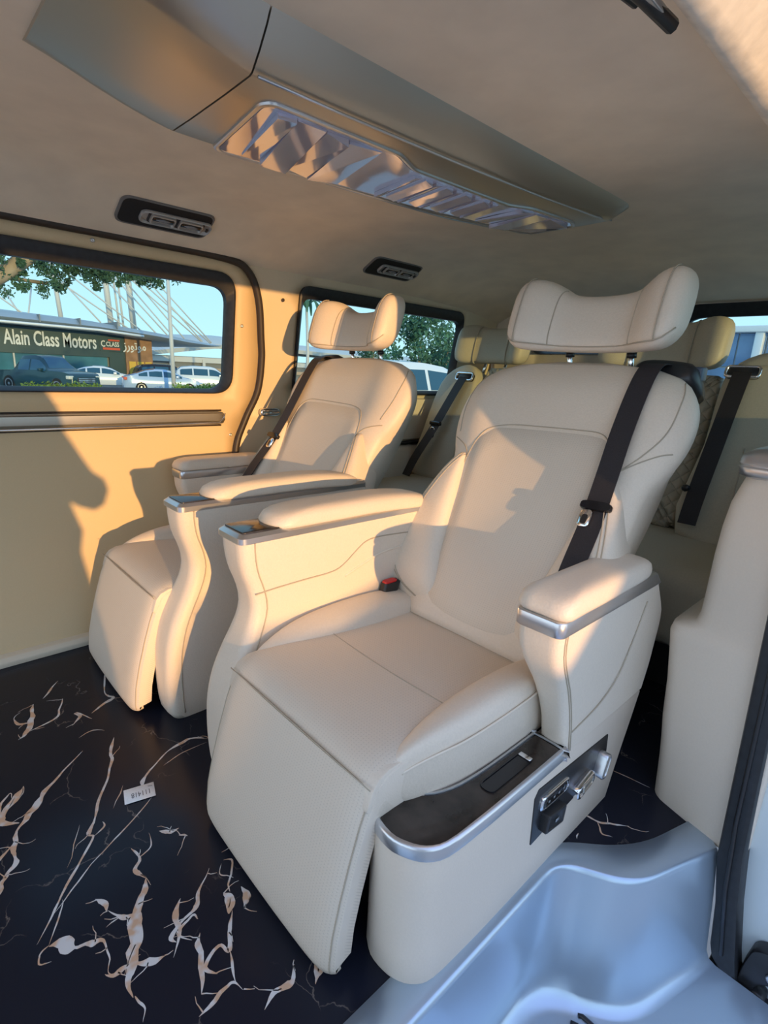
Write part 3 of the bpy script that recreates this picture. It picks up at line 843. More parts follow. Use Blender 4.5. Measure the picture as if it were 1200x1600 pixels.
def make_seat(cx, label):
    root = empty('captain_seat', label, 'seat', (cx, SY, 0), 'reclining captain seats')
    # ---- leg rest
    path = [(.392, .012), (.378, .010), (.368, .016), (.3635, .030), (.3635, .045), (.368, .09), (.381, .15), (.397, .21), (.414, .265), (.428, .300), (.436, .318)]
    def strip(path_, wtab, thick, mat_, name, crown=.004, dish=0.0, ends=True):
        rows = []
        P = [Vector(p) for p in path_]
        for i, p in enumerate(P):
            t = (P[min(i + 1, len(P) - 1)] - P[max(i - 1, 0)]).normalized()
            n = Vector((-t.y, t.x))
            w = wtab(i)
            ring = []
            m_ = 22
            for k in range(m_ + 1):
                q = k / m_ * 2 - 1
                uu = spow(math.sin(abs(q) * math.pi / 2) * (1 if q > 0 else -1), .8)
                h = -(.016 * abs(uu) ** 14) + crown * (1 - uu * uu) - dish * (1 - abs(uu) ** 2.5)
                ring.append(L3(uu * w, p.x + n.x * h, p.y + n.y * h))
            for uu in (.985, .5, -.5, -.985):
                ring.append(L3(uu * w, p.x - n.x * thick, p.y - n.y * thick) if thick < .06 else L3(uu * w, p.x + .004, p.y - thick))
            rows.append(ring)
        V, F = loft(rows)
        return mesh(name, V, F, mat_, root, sharp=1.2)
    leg = strip(path, lambda i: .212, .048, PERF, 'leg_rest')
    # piped side strips of the leg rest
    for s in (-1, 1):
        e_ = drape(leg, [L3(s * .2045, y, z) for y, z in smooth_open(path[3:-1], 3)], (0, .9, -.3), .0004)
        tubes('seam', [e_], .0013, SEAM, leg)
    prism('knee_gusset', [(p[0] - SY, p[1]) for p in ((.429, .285), (.4395, .3165), (.451, .330), (.472, .3385), (.62, .338), (.62, .236), (.470, .236))], -.2105, .2105, 'x', LEATHER, root, bevel=.004)
    # ---- seat cushion, flowing over the knee
    cpath = smooth_open([(.4365, .3195), (.446, .332), (.462, .342), (.49, .349), (.54, .351), (.60, .349), (.70, .343), (.80, .336), (.90, .330), (.97, .328)], 3)
    cw = [(0, .212), (6, .212), (12, .215), (27, .235)]
    cush = strip([(p.x, p.y) for p in cpath], lambda i: interp(cw, i), .10, PERF, 'seat_cushion', .003, .006)
    tubes('seam', [[L3(u, .4362 - .0012 - .0015 * (1 - (u / .21) ** 2), .3192 + .0008 + .0015 * (1 - (u / .21) ** 2)) for u in (-.209, -.16, -.1, -.05, 0, .05, .1, .16, .209)]], .0010, SEAM, cush)
    tubes('cross_seam', [drape(cush, smooth_open([L3(-.165, .652, .34), L3(0, .645, .34), L3(.165, .648, .34)], 8), (0, 0, -1), .0003)], .0010, SEAM, cush)
    # side bolsters of the cushion
    for s in (-1, 1):
        rows = []
        for y, xi_, xo_, zt, zb in ((.474, .192, .200, .322, .30), (.480, .186, .206, .334, .285), (.495, .182, .2115, .345, .262), (.520, .174, .219, .356, .245), (.555, .164, .2295, .366, .238), (.60, .156, .2405, .374, .236), (.66, .150, .2465, .379, .235), (.74, .148, .2485, .381, .235), (.82, .150, .2485, .379, .235), (.88, .154, .246, .372, .235), (.94, .16, .24, .36, .235), (.97, .165, .235, .35, .24)):
            xc, hx = (xi_ + xo_) / 2, (xo_ - xi_) / 2
            ring = []
            for a_, b_ in sring(0, 0, 1, 1, .5, 24):
                x_ = xc + hx * a_
                z_ = (zt + zb) / 2 + (zt - zb) / 2 * b_
                if b_ > 0: z_ -= min(.03, zt - .335) * max(0, -a_) ** 1.5
                ring.append(L3(s * x_, y, z_))
            rows.append(ring)
        V, F = loft(rows)
        bo = mesh('seat_bolster', V, F, LEATHER, root, sub=1)
        ln = [L3(s * (.2605 - .001), y, z) for y, z in ((.515, .312), (.56, .322), (.64, .334), (.72, .338), (.80, .338), (.83, .345), (.845, .358))]
        ln = [L3(s * x, y, z) for x, y, z in ((.2115, .495, .318), (.2195, .52, .326), (.2300, .555, .333), (.2410, .60, .338), (.2470, .66, .342), (.2490, .74, .345), (.2485, .81, .350), (.240, .850, .362), (.222, .862, .374))]
        tubes('piping', [smooth_open(ln, 4)], .0022, PIPING, bo)
    # ---- backrest
    bk = seat_back(root)
    tubes('seam', [seam_on_back([(-.186, .36), (-.183, .40), (-.172, .455), (-.150, .488), (-.10, .505), (-.02, .510), (.08, .512), (.135, .508), (.165, .480), (.172, .44), (.178, .38)]),
                   seam_on_back([(.180, .40), (.215, .435), (.262, .475), (.285, .49)]),
                   seam_on_back([(-.180, .40), (-.205, .43), (-.255, .455)]),
                   seam_on_back([(.255, .655), (.268, .61), (.266, .53), (.235, .465), (.185, .405)]),
                   seam_on_back([(-.245, .655), (-.262, .61), (-.262, .54), (-.245, .47)])], .0014, SEAM, bk)
    # perforated centre field of the back: thin inlaid panel
    fld = [(-.105, .02), (.105, .02), (.135, .12), (.160, .30), (.172, .42), (.160, .475), (.12, .503), (-.10, .498), (-.155, .475), (-.176, .42), (-.160, .28), (-.135, .12)]
    fo = smooth_closed(fld, 4); c_ = Vector((0, .26)); rows = []
    for s in (1.0, .985, .8, .6, .4, .2, .02):
        rows.append([BK(*(c_ + (v - c_) * s), back_front(*(c_ + (v - c_) * s)) + (.0015 if s < .99 else -.001)) for v in fo])
    V, F = loft(rows, True, False); F.append(tuple(range((len(rows) - 1) * len(fo), len(rows) * len(fo))))
    mesh('back_panel', V, F, PERF, bk)
    for s in (-1, 1):
        rows = []
        for k in range(25):
            q = k / 24; v_ = -.006 + .424 * q
            to_, ti_ = sinterp(WING_O, v_), sinterp(WING_I, v_)
            n0, hh = sinterp(WING_N, v_), sinterp(WING_H, v_)
            tm, hw_ = (to_ + ti_) / 2, max(.004, (ti_ - to_) / 2)
            ring = []
            for a_, b_ in sring(0, 0, 1, 1, .62, 28):
                ring.append(BK((tm + hw_ * a_) * -s, v_, n0 + hh * b_ if b_ > 0 else n0 + .085 * b_))
            rows.append(ring)
        V, F = loft(rows)
        wg = mesh('back_bolster', V, F, LEATHER, root, sub=1)
        # twin stitch line down the bolster
        lines = []
        for off in (0, .008):
            pts = [(-.196, .405), (-.222, .34), (-.245, .25), (-.258, .15), (-.252, .08), (-.215, .04), (-.15, .015)]
            lines.append(smooth_open([BK((t_ + off) * (1 if s < 0 else -1), v_, .0) for t_, v_ in pts], 5))
        # drape the lines onto the pillow surface
        from mathutils.bvhtree import BVHTree
        bvh = BVHTree.FromPolygons([v.co for v in wg.data.vertices], [p.vertices for p in wg.data.polygons])
        nrm = Vector((0, -CB, SB)); dl = []
        for ln in lines:
            d_ = []
            for p in ln:
                h = bvh.ray_cast(p + nrm * .3, -nrm)
                if h[0] is not None: d_.append(h[0] + nrm * .0006)
            if len(d_) > 3: dl.append(d_)
        if dl: tubes('seam', dl, .0012, SEAM, wg)
    # back shell
    pillow('back_shell', [(-.21, .0), (-.22, .2), (-.21, .40), (-.15, .50), (.15, .50), (.21, .40), (.22, .2), (.21, .0)], .025, .02, lambda t_, v_, n: BK(t_, v_, -.10 - n), mat_shell, root, K=5)
    # ---- headrest
    hc = .037
    T = [(-.205, 1.058, .030, 1.232, .018), (-.201, 1.058, .054, 1.230, .034), (-.191, 1.058, .072, 1.228, .046), (-.175, 1.056, .084, 1.229, .053), (-.150, 1.054, .086, 1.236, .055), (-.125, 1.049, .082, 1.248, .053),
         (-.105, 1.042, .075, 1.262, .050), (-.088, 1.036, .069, 1.272, .047), (-.06, 1.032, .066, 1.278, .045), (0, 1.030, .065, 1.280, .044)]
    T = T + [(-t_, *r_) for t_, *r_ in reversed(T[:-1])]
    rows = []
    def head_ring(zc, hz, yc, hy):
        ring = []
        for a_, b_ in sring(0, 0, 1, 1, .62, 28):
            y_ = yc + hy * a_ + .32 * (hz * b_)      # leans back with the seat
            ring.append((y_, zc + hz * b_))
        return ring
    for t_, zc, hz, yc, hy in T:
        rows.append([L3(hc + t_, y_, z_) for y_, z_ in head_ring(zc, hz, yc, hy)])
    V, F = loft(rows)
    hr = mesh('headrest', V, F, LEATHER, root, sub=1)
    def head_line(tq, b0, b1, n=14, off=.0008):
        tab = {i: [(r_[0], r_[i]) for r_ in T] for i in range(1, 5)}
        pts = []
        for k in range(n + 1):
            f = k / n
            t_ = tq(f) if callable(tq) else tq
            zc, hz, yc, hy = [sinterp(tab[i], t_) for i in range(1, 5)]
            ang = b0 + (b1 - b0) * f
            a_, b_ = -spow(math.cos(ang), .62), spow(math.sin(ang), .62)
            pts.append(L3(hc + t_, yc + hy * a_ * 1.0 + .32 * hz * b_ - off, zc + hz * b_))
        return pts
    tubes('seam', [head_line(-.098, -.75, 1.5), head_line(.098, -.75, 1.5), head_line(-.168, -.75, 1.5), head_line(.168, -.75, 1.5), head_line(lambda f: -.2 + .4 * f, -.78, -.78, 24)], .0015, SEAM, hr)
    for t_ in (-.077, .077):
        p0, p1 = BK(t_ + .037, .675, -.035), L3(t_ + .037, 1.285, .985)
        post = tube('headrest_post', [p0, p1], .0065, CHROME, root, 10)
        d = (p1 - p0).normalized()
        tube('collar', [p0 + d * .018, p0 + d * .032], .012, BLACK, post, 12)
        tube('upper_collar', [p1 - d * .028, p1 - d * .016], .011, BLACK, post, 12)
    # ---- base shell on the doorway side: plan outline with rounded nose
    plan = [(.190, .460), (.215, .447), (.245, .446), (.272, .453), (.293, .470), (.304, .497), (.307, .565), (.308, .62)]
    YB = [(0, 1.068), (.05, 1.086), (.117, 1.113), (.2, 1.150), (.245, 1.168)]
    rows = []
    for z, g in ((.0, -.006), (.010, 0), (.06, 0), (.12, 0), (.18, 0), (.236, 0), (.242, -.002)):
        yb = interp(YB, z)
        o_ = smooth_open(plan, 3)
        ring = [(p.x + g * .6, p.y - g * .6) for p in o_] + [(.308 + g, .8), (.308 + g, yb - .012), (.296, yb), (.255, yb), (.240, yb - .02), (.240, .8), (.240, .56), (.205, .515), (.186, .48)]
        rows.append([L3(x, y, z) for x, y in ring])
    V, F = loft(rows)
    base = mesh('base_shell', V, F, PILLAR, root, sharp=1.0)
    plinth = box('plinth', (-.20, .50 - SY, 0), (.235, 1.03 - SY, .235), BLACK, root, bevel=.01)
    # armrest body over it
    ROW = [(.243, .255, .308, .817, 1.168), (.30, .254, .3085, .806, 1.186), (.34, .251, .309, .794, 1.192), (.385, .245, .310, .776, 1.197), (.42, .238, .311, .757, 1.194), (.45, .231, .311, .743, 1.178), (.475, .228, .311, .737, 1.160), (.502, .227, .311, .737, 1.142)]
    ROWS = [[sinterp([(r_[0], r_[i]) for r_ in ROW], .243 + (.502 - .243) * k / 14) for i in range(5)] for k in range(15)]
    rows = [arm_plan(xo, xi, yf, yb, .020, z, .022) for z, xi, xo, yf, yb in ROWS]
    V, F = loft(rows)
    arm = mesh('outer_armrest', V, F, LEATHER, root, sharp=1.2)
    corner = []
    for z, xi, xo, yf, yb in ROWS: corner.append(L3(xo + .0005, yf + .018, z))
    tubes('seam', [corner, [p + Vector((.0, .006, 0)) for p in corner],
                   smooth_open([L3(.3095, .835, .285), L3(.3105, .93, .300), L3(.3115, 1.0, .335), L3(.3122, 1.045, .40), L3(.3125, 1.085, .475)], 5)], .0012, SEAM, arm)
    rows = [arm_plan(xo, xi, yf, yb, .016, z) for z, xi, xo, yf, yb in ((.502, .226, .313, .734, 1.144), (.504, .2245, .3145, .7325, 1.145), (.528, .2245, .3145, .7325, 1.118), (.530, .226, .313, .734, 1.116))]
    V, F = loft(rows)
    mesh('trim_band', V, F, SILVER, arm, sharp=1.0)
    pillow('arm_pad', [(.226, .740), (.270, .733), (.314, .740), (.3175, .80), (.3175, 1.00), (.310, 1.085), (.270, 1.105), (.230, 1.09), (.222, 1.0), (.220, .80)], .026, .012, lambda t_, v_, n: L3(t_, v_, .543 + n + .012 * max(0, (v_ - .95)) ), LEATHER, arm, K=8, p=6, q=2.2, sub=3)
    # tray beside the cushion: silver rim, wood inlay, slot
    tr = [(.190, .474), (.202, .450), (.242, .442), (.271, .450), (.295, .467), (.310, .498), (.314, .565), (.315, .64), (.315, .80), (.312, .812), (.250, .812), (.247, .80), (.246, .68), (.240, .60), (.226, .556), (.205, .530), (.192, .500)]
    to = smooth_closed(tr, 3)
    ct = Vector((.268, .62))
    def ins(d):
        r_ = []
        N = len(to)
        for i in range(N):
            t = (to[(i + 1) % N] - to[i - 1]).normalized()
            r_.append(to[i] + Vector((-t.y, t.x)) * d)
        return r_
    sgn = 1 if sum(to[i - 1].cross(to[i]) for i in range(len(to))) > 0 else -1
    rows = [[L3(p.x, p.y, z) for p in ins(sgn * d)] for d, z in ((.004, .2405), (0, .243), (0, .260), (.0025, .264), (.007, .265), (.008, .2605), (.02, .2605))]
    V, F = loft(rows, True, False)
    F.append(tuple(range(len(to))))
    ti = ins(sgn * .0095)
    tray = mesh('side_tray', V, F, SILVER, root, sharp=.9)
    V = [L3(p.x, p.y, .2618) for p in ti] + [L3(p.x, p.y, .256) for p in ti]
    V, F = loft([[L3(p.x, p.y, .2575) for p in ti], [L3(p.x, p.y, .2625) for p in ti]])
    mesh('wood_inlay', V, F, WOOD, tray, sharp=.7)
    slot = rrect(.264, .292, .620, .745, .013, 5)
    rows = [[L3(a_, b_, z) for a_, b_ in slot] for z in (.2627, .2650)] + [[L3(.278 + (a_ - .278) * .84, .6825 + (b_ - .6825) * .95, z) for a_, b_ in slot] for z in (.2650, .2632)]
    V, F = loft(rows); slo = mesh('slot', V, F, GLOSSBLACK, tray, sharp=.8)
    box('slot_clip', (.266, .732 - SY, .2632), (.290, .742 - SY, .2662), CHROME, slo, bevel=.002)
    # control panel on the side
    cp = prism('control_panel', [(.737 - SY, .098), (.731 - SY, .200), (.742 - SY, .214), (1.009 - SY, .197), (1.017 - SY, .128), (1.010 - SY, .122)], .303, .3105, 'x', BLACK, root, bevel=.0015)
    def cyl_x(name, outline, x0, x1, m, parent, inset=.002):
        c_ = sum((Vector(p) for p in outline), Vector((0, 0))) / len(outline)
        rows = []
        for x_, s_ in ((x0, 1), (x1 - inset, 1), (x1, .92), (x1, .80), (x1 - .0015, .76)):
            rows.append([L3(x_, *(c_ + (Vector(p) - c_) * s_)) for p in outline])
        V, F = loft(rows); return mesh(name, V, F, m, parent, sharp=.9)
    def rot(pts, ang, c):
        co, si = math.cos(ang), math.sin(ang)
        return [(c[0] + p[0] * co - p[1] * si, c[1] + p[0] * si + p[1] * co) for p in pts]
    mem = cyl_x('memory_switch', rot(rrect(-.050, .050, -.014, .014, .013), -.03, (.795, .178)), .3100, .3165, CHROME, cp)
    cyl_x('switch_face', rot(rrect(-.041, .041, -.0095, .0095, .009), -.03, (.795, .178)), .3155, .3172, GLOSSBLACK, mem)
    for i in range(4):
        box('key_mark', (.3168, .768 + i * .017 - SY, .176), (.3176, .773 + i * .017 - SY, .180), SILVER, mem, bevel=.0003)
    rk = cyl_x('seat_switch', rot(rrect(-.033, .033, -.018, .018, .004), -.16, (.792, .132)), .3100, .326, BLACK, cp)
    box('switch_icon', (.3255, .788 - SY, .128), (.3264, .800 - SY, .134), SILVER, rk, bevel=.0003)
    sq = cyl_x('slide_switch', rot(rrect(-.034, .034, -.013, .013, .010), .22, (.908, .136)), .3100, .324, CHROME, cp)
    cyl_x('switch_face', rot(rrect(-.018, .022, -.009, .009, .004), .22, (.911, .137)), .323, .3252, CONSOLE, sq)
    dl_ = cyl_x('recline_switch', rot(rrect(-.012, .012, -.027, .027, .011), -.35, (.978, .145)), .3100, .330, SILVER, cp)
    # ---- long armrest on the aisle side, curved front down to the floor
    YF = [(0, .446), (.02, .434), (.09, .427), (.176, .428), (.22, .434), (.265, .446), (.31, .466), (.345, .484), (.38, .499), (.413, .505), (.45, .499), (.493, .484), (.53, .478), (.557, .477)]
    YBK = [(0, 1.05), (.1, 1.07), (.3, 1.09), (.557, 1.06)]
    XI = [(0, -.230), (.2, -.226), (.30, -.228), (.38, -.238), (.557, -.236)]
    XO = [(0, -.318), (.05, -.330), (.2, -.336), (.30, -.334), (.413, -.326), (.49, -.330), (.557, -.334)]
    rows = []
    for k in range(31):
        z = .557 * k / 30
        rows.append(arm_plan(sinterp(XO, z), sinterp(XI, z), sinterp(YF, z), interp(YBK, z), .030, z, .026))
    V, F = loft(rows)
    la = mesh('aisle_armrest', V, F, LEATHER, root, sharp=1.2)
    ln = []
    sl1 = [L3(sinterp(XI, z) + .0006, sinterp(YF, z) + .030, z) for z in [.557 * k / 30 for k in range(12, 31)]]
    sl2 = [L3(sinterp(XO, z) - .0006, sinterp(YF, z) + .034, z) for z in [.557 * k / 30 for k in range(1, 31)]]
    dg = [(.508, .446), (.552, .449), (.63, .451), (.70, .452), (.735, .462), (.778, .493), (.805, .508), (.85, .512), (.96, .505)]
    dg2 = [(.742, .432), (.80, .452), (.86, .468), (.95, .474)]
    gap = [(z, z) for z in ()]
    tubes('seam', [sl1, sl2, smooth_open([L3(sinterp(XI, z) + .0008, y, z) for y, z in dg], 3)], .0015, SEAM, la)
    tubes('crease', [smooth_open([L3(sinterp(XI, z) - .001, y, z) for y, z in dg2], 3)], .0035, LEATHER, la)
    rows = [arm_plan(xo, xi, yf, yb, .016, z) for z, xo, xi, yf, yb in ((.556, -.332, -.238, .480, 1.05), (.558, -.337, -.233, .4745, 1.055), (.570, -.337, -.233, .4745, 1.055), (.577, -.330, -.240, .482, 1.05))]
    V, F = loft(rows)
    mesh('trim_band', V, F, SILVER, la, sharp=.5)
    prism('wood_inlay', [(p[0], p[1] - SY) for p in rrect(-.326, -.244, .487, .60, .006)], .575, .5795, 'z', WOOD, la, bevel=.001)
    pillow('arm_pad', [(-.333, .575), (-.285, .556), (-.237, .575), (-.231, .65), (-.231, .90), (-.238, 1.02), (-.285, 1.04), (-.332, 1.02), (-.339, .90), (-.339, .65)], .030, .008, lambda t_, v_, n: L3(t_, v_, .583 + n - .012 * max(0, (v_ - .85)) / .2), LEATHER, la, K=8, p=5, q=2.2, sub=3)
    # ---- buckle between cushion and aisle armrest
    bkl = mesh('buckle', *loft([[L3(-.222 + a_, .868 + b_ + (z - .36) * .35, z) for a_, b_ in sring(0, 0, .012, .026, .4, 16)] for z in (.33, .375, .388, .392)]), BLACK, root, sharp=.9)
    mesh('release_button', *loft([[L3(-.222 + a_, .862 + b_ + (z - .36) * .35, z) for a_, b_ in sring(0, 0, .0095, .019, .4, 16)] for z in (.389, .3945, .396)]), RED, bkl, sharp=.9)
    # ---- belt: guide on the shoulder, webbing, stop, tongue
    gd = pillow('belt_guide', [(.120, .655), (.128, .70), (.16, .712), (.24, .706), (.262, .690), (.262, .655), (.2, .648)], .030, .07, lambda t_, v_, n: BK(t_, v_ + .01, n - .018), BLACK, root, K=5, p=5)
    gcap = box('guide_cap', (0, 0, 0), (.03, .035, .03), mat_guide, gd, bevel=.004)
    gcap.location = BK(.235, .688, -.03)
    bp = [BK(.190, .705, -.005), BK(.189, .690, .032), BK(.187, .66, .054), BK(.186, .60, .062), BK(.188, .50, .064), BK(.194, .40, .064), BK(.201, .30, .070), BK(.207, .20, .086), BK(.212, .10, .094), BK(.216, .03, .098)]
    bl = ribbon('seat_belt', smooth_open(bp, 4), BK(1, 0, 0) - BK(0, 0, 0), .047, .0016, BELT, root)
    c0 = BK(.1985, .335, .069)
    d_ = (BK(.207, .20, .086) - BK(.186, .6, .052)).normalized(); wv = Vector((1, 0, 0)); wv = (wv - d_ * wv.dot(d_)).normalized(); nv = d_.cross(wv)
    if nv.dot(Vector((0, -CB, SB))) < 0: nv = -nv
    def slab(name, cen, hw, hl, th, m, par, off=0):
        rows = []
        for n_, s_ in ((-th, .94), (-th * .5, 1), (th * .5, 1), (th, .94)):
            rows.append([cen + wv * a_ * s_ + d_ * b_ * s_ + nv * (n_ + off) for a_, b_ in sring(0, 0, hw, hl, .55, 16)])
        V, F = loft(rows); return mesh(name, V, F, m, par, sharp=.9)
    tg = slab('belt_stop', c0, .033, .010, .007, GLOSSBLACK, bl)
    slab('tongue', c0 + d_ * .030 - wv * .012, .013, .020, .0025, CHROME, bl, .004)
    slab('tongue_slot', c0 + d_ * .033 - wv * .012, .0065, .011, .0028, BLACK, bl, .0045)
    return root

mat_shell = mat('blue_grey_shell', (0.17, 0.20, 0.26), 0.5)
mat_guide = mat('slate_guide', (0.06, 0.09, 0.14), 0.4)
near = make_seat(-.670, 'cream leather captain seat nearest the doorway, with side tray and switch panel facing out')

def copy_tree(o, parent=None):
    c_ = o.copy(); COL.objects.link(c_)
    if parent is not None:
        c_.parent = parent
        c_.matrix_parent_inverse = o.matrix_parent_inverse
    for ch in list(o.children): copy_tree(ch, c_)
    return c_
far = copy_tree(near)
far.location = (-1.495, SY, 0)
far.scale = (-1, 1, 1)
for ch in far.children:
    k = ch.name.split('.')[0]
    if k in ('headrest', 'headrest_post'): ch.location.x -= .037
    elif k in ('aisle_armrest', 'buckle'): ch.location.x += .040
    elif k == 'outer_armrest': ch.location.x += .095
    elif k in ('base_shell', 'side_tray', 'control_panel'): ch.location.x -= .03
    elif k in ('backrest', 'back_bolster', 'seat_belt', 'belt_guide'): ch.scale.x = 1.06
far['label'] = 'cream leather captain seat against the far sliding door, its belt lit brown by the sun'

# ================================================================== REAR BENCH
KR = .42; CR_ = 1 / math.sqrt(1 + KR * KR); SR_ = KR * CR_
BY, BZ = 2.02, .40
bench = empty('rear_bench', 'beige rear bench with quilted backs behind the two captain seats', 'bench seat', (-1.10, 1.95, 0))
def RB(x, s, n): return Vector((x + 1.10, BY + s * SR_ - n * CR_ - 1.95, BZ + s * CR_ + n * SR_))
def back_block(name, outline, n0, n1, m, rnd=.02):
    rows = []
    ol = smooth_closed(outline, 3); c_ = sum(ol, Vector((0, 0))) / len(ol)
    for n, s in ((n0, .97), (n0 + .03, 1), (n1 - .03, 1), (n1 - .012, .985), (n1 - .003, .95), (n1, .88), (n1 + .004, .5), (n1 + .004, .05)):
        rows.append([RB(*(c_ + (v - c_) * s), n) for v in ol])
    V, F = loft(rows); return mesh(name, V, F, m, bench)
def rr(x0, x1, s0, s1, r): return rrect(x0, x1, s0, s1, r, 3)
for x0, x1 in ((-1.66, -1.17), (-1.13, -.625)):
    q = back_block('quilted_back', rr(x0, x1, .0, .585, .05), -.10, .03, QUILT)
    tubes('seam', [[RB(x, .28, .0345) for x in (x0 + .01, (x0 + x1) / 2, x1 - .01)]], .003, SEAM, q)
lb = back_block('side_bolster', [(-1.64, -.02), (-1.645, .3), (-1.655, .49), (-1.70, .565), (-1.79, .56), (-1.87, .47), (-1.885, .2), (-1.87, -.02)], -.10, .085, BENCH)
rb = back_block('side_bolster', [(-.600, -.02), (-.598, .3), (-.605, .50), (-.590, .585), (-.52, .640), (-.40, .655), (-.29, .62), (-.28, .2), (-.29, -.02)], -.10, .085, BENCH)
tubes('seam', [[RB(x, s, .09) for x, s in ((-.57, .555), (-.50, .585), (-.40, .60), (-.31, .58))]], .002, SEAM, rb)
tubes('seam', [[RB(x, s, .09) for x, s in ((-.47, .30), (-.462, .20), (-.455, .05))]], .002, SEAM, rb)
for x0, x1 in ((-1.88, -1.15), (-1.11, -.29)):
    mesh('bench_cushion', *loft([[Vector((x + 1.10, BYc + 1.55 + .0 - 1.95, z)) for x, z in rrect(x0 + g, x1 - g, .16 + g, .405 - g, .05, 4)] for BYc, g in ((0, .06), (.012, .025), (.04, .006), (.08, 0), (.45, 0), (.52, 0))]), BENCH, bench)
mesh('bench_base', *loft([[Vector((x + 1.10, y - 1.95, z)) for x, y in rrect(-1.80, -.36, 1.66, 2.35, .04, 3)] for z in (0, .17)]), BLACK, bench, sharp=.8)
def bench_head(xc, hw):
    T = [(-1.0, .035, .02, -.05), (-.97, .075, .045, -.05), (-.86, .095, .065, -.045), (-.66, .098, .066, -.03), (-.52, .092, .058, -.008), (-.42, .088, .05, 0), (0, .085, .05, 0)]
    T = T + [(-t, *r) for t, *r in reversed(T[:-1])]
    rows = [[Vector((xc + t * hw + 1.10, 2.30 + dy + hy * a_ + .25 * hz * b_ - 1.95, 1.048 + hz * b_ + (.008 if abs(t) > .5 else 0))) for a_, b_ in sring(0, 0, 1, 1, .6, 24)] for t, hz, hy, dy in T]
    V, F = loft(rows)
    h = mesh('headrest', V, F, BENCH, bench, sub=1)
    for t in (-.47, .47):
        tubes('seam', [[Vector((xc + t * hw + 1.10, 2.30 + (-.012 if 1 else 0) - .052 * abs(spow(math.cos(f), .6)) + .25 * .09 * spow(math.sin(f), .6) - 1.95 - .002, 1.05 + .091 * spow(math.sin(f), .6))) for f in [-1.4 + 2.8 * k / 12 for k in range(13)]]], .003, SEAM, h)
    for t in (-.3, .3):
        tube('headrest_post', [RB(xc + t * hw, .55, -.04), Vector((xc + t * hw + 1.10, 2.30 - 1.95, 1.0))], .007, CHROME, bench, 8)
bench_head(-1.66, .205)
bench_head(-.862, .235)
def bench_belt(xg, sg, pts, wide, lbl):
    g = mesh('belt_guide', *loft([[RB(xg + a_ * s_, sg + b_ * s_, n) for a_, b_ in rrect(-.052, .052, -.020, .020, .016, 4)] for n, s_ in ((.085, 1), (.096, 1), (.099, .93))]), BLACK, bench, sharp=.8)
    tube('guide_frame', [RB(xg + a_, sg + b_, .1) for a_, b_ in rrect(-.050, .050, -.017, .019, .012, 4)], .0055, CHROME, g, 8, closed=True)
    P = [RB(xg + x, sg + s, n) for x, s, n in pts]
    b_ = ribbon('seat_belt', smooth_open(P, 4), (1, 0, 0), wide, .002, BELT, bench)
    return b_
b1 = bench_belt(-1.715, .495, [(0, .005, .09), (-.004, -.02, .106), (-.03, -.15, .118), (-.06, -.30, .13), (-.09, -.45, .15), (-.10, -.55, .16)], .052, '')
b2 = bench_belt(-.545, .560, [(0, .005, .09), (0, -.02, .106), (-.004, -.15, .112), (-.008, -.30, .116), (-.012, -.45, .12), (-.012, -.55, .12)], .056, '')
P0 = RB(-1.715 - .052, .495 - .26, .128)
box('belt_stop', (P0.x - .036, P0.y - .012, P0.z - .010), (P0.x + .036, P0.y + .004, P0.z + .010), GLOSSBLACK, b1, bevel=.006)
tube('tongue', [Vector((P0.x + a_ - .01, P0.y - .012, P0.z - .045 + b_)) for a_, b_ in rrect(-.013, .013, -.024, .024, .010, 4)], .004, CHROME, b1, 6, closed=True)
P0 = RB(-.545 - .012, .560 - .43, .124)
mesh('belt_stop', *loft([[P0 + Vector((-.035 + r_ * math.cos(k * math.pi / 4), d, r_ * math.sin(k * math.pi / 4))) for k in range(8)] for d, r_ in ((.004, .012), (-.008, .012), (-.012, .007))]), BLACK, b2)

# ================================================================== CEILING CONSOLE AND VENTS
con = empty('ceiling_console', 'long silver ceiling console with a clear faceted lamp lens', 'ceiling lamp', (-.945, .95, 1.362))
CO = Vector((-.945, .95, 1.362))
ZB = [(.235, 1.356), (.28, 1.342), (.35, 1.322), (.42, 1.306), (.465, 1.300), (.8, 1.303), (1.2, 1.312), (1.45, 1.322), (1.54, 1.328), (1.57, 1.340)]
HWL = [(.235, .135), (.30, .146), (.40, .153), (.5, .155), (1.2, .140), (1.42, .105), (1.54, .075), (1.57, .06)]
HWR = [(.235, .140), (.30, .152), (.40, .158), (.5, .158), (1.2, .166), (1.45, .172), (1.54, .170), (1.57, .155)]
def con_row(y, z0=None):
    zb = sinterp(ZB, y); l, r = sinterp(HWL, y), sinterp(HWR, y); d = 1.364 - zb
    pr = [(-l - .022, 0), (-l - .020, .25), (-l - .010, .66), (-l + .004, .90), (-l + .022, 1.0), (-l * .4, 1.02), (r * .4, 1.02), (r - .016, 1.0), (r - .009, .96), (r + .012, .64), (r + .032, .28), (r + .044, 0)]
    return [Vector((x, y, 1.364 - d * f)) - Vector((0, 0, 0)) - CO + Vector((-.945, 0, 0)) for x, f in pr]
rows = [con_row(y) for y in (.235, .26, .30, .34, .38, .42, .445, .452)]
V, F = loft(rows)
mesh('front_cover', V, F, CONSOLE, con, sharp=.5)
rows = [con_row(y) for y in (.455, .462, .52, .62, .75, .9, 1.05, 1.2, 1.32, 1.42, 1.48, 1.53, 1.555, 1.57)]
V, F = loft(rows)
shell = mesh('console_shell', V, F, CONSOLE, con, sharp=.5)
def con_z(y): return sinterp(ZB, y) - .0015
lens_ol = [(-.140, .560), (-.135, .540), (.080, .512), (.095, .520), (.097, .79), (.062, .865), (.060, 1.20), (.085, 1.27), (.088, 1.46), (.070, 1.50), (-.050, 1.50), (-.075, 1.47), (-.115, 1.05)]
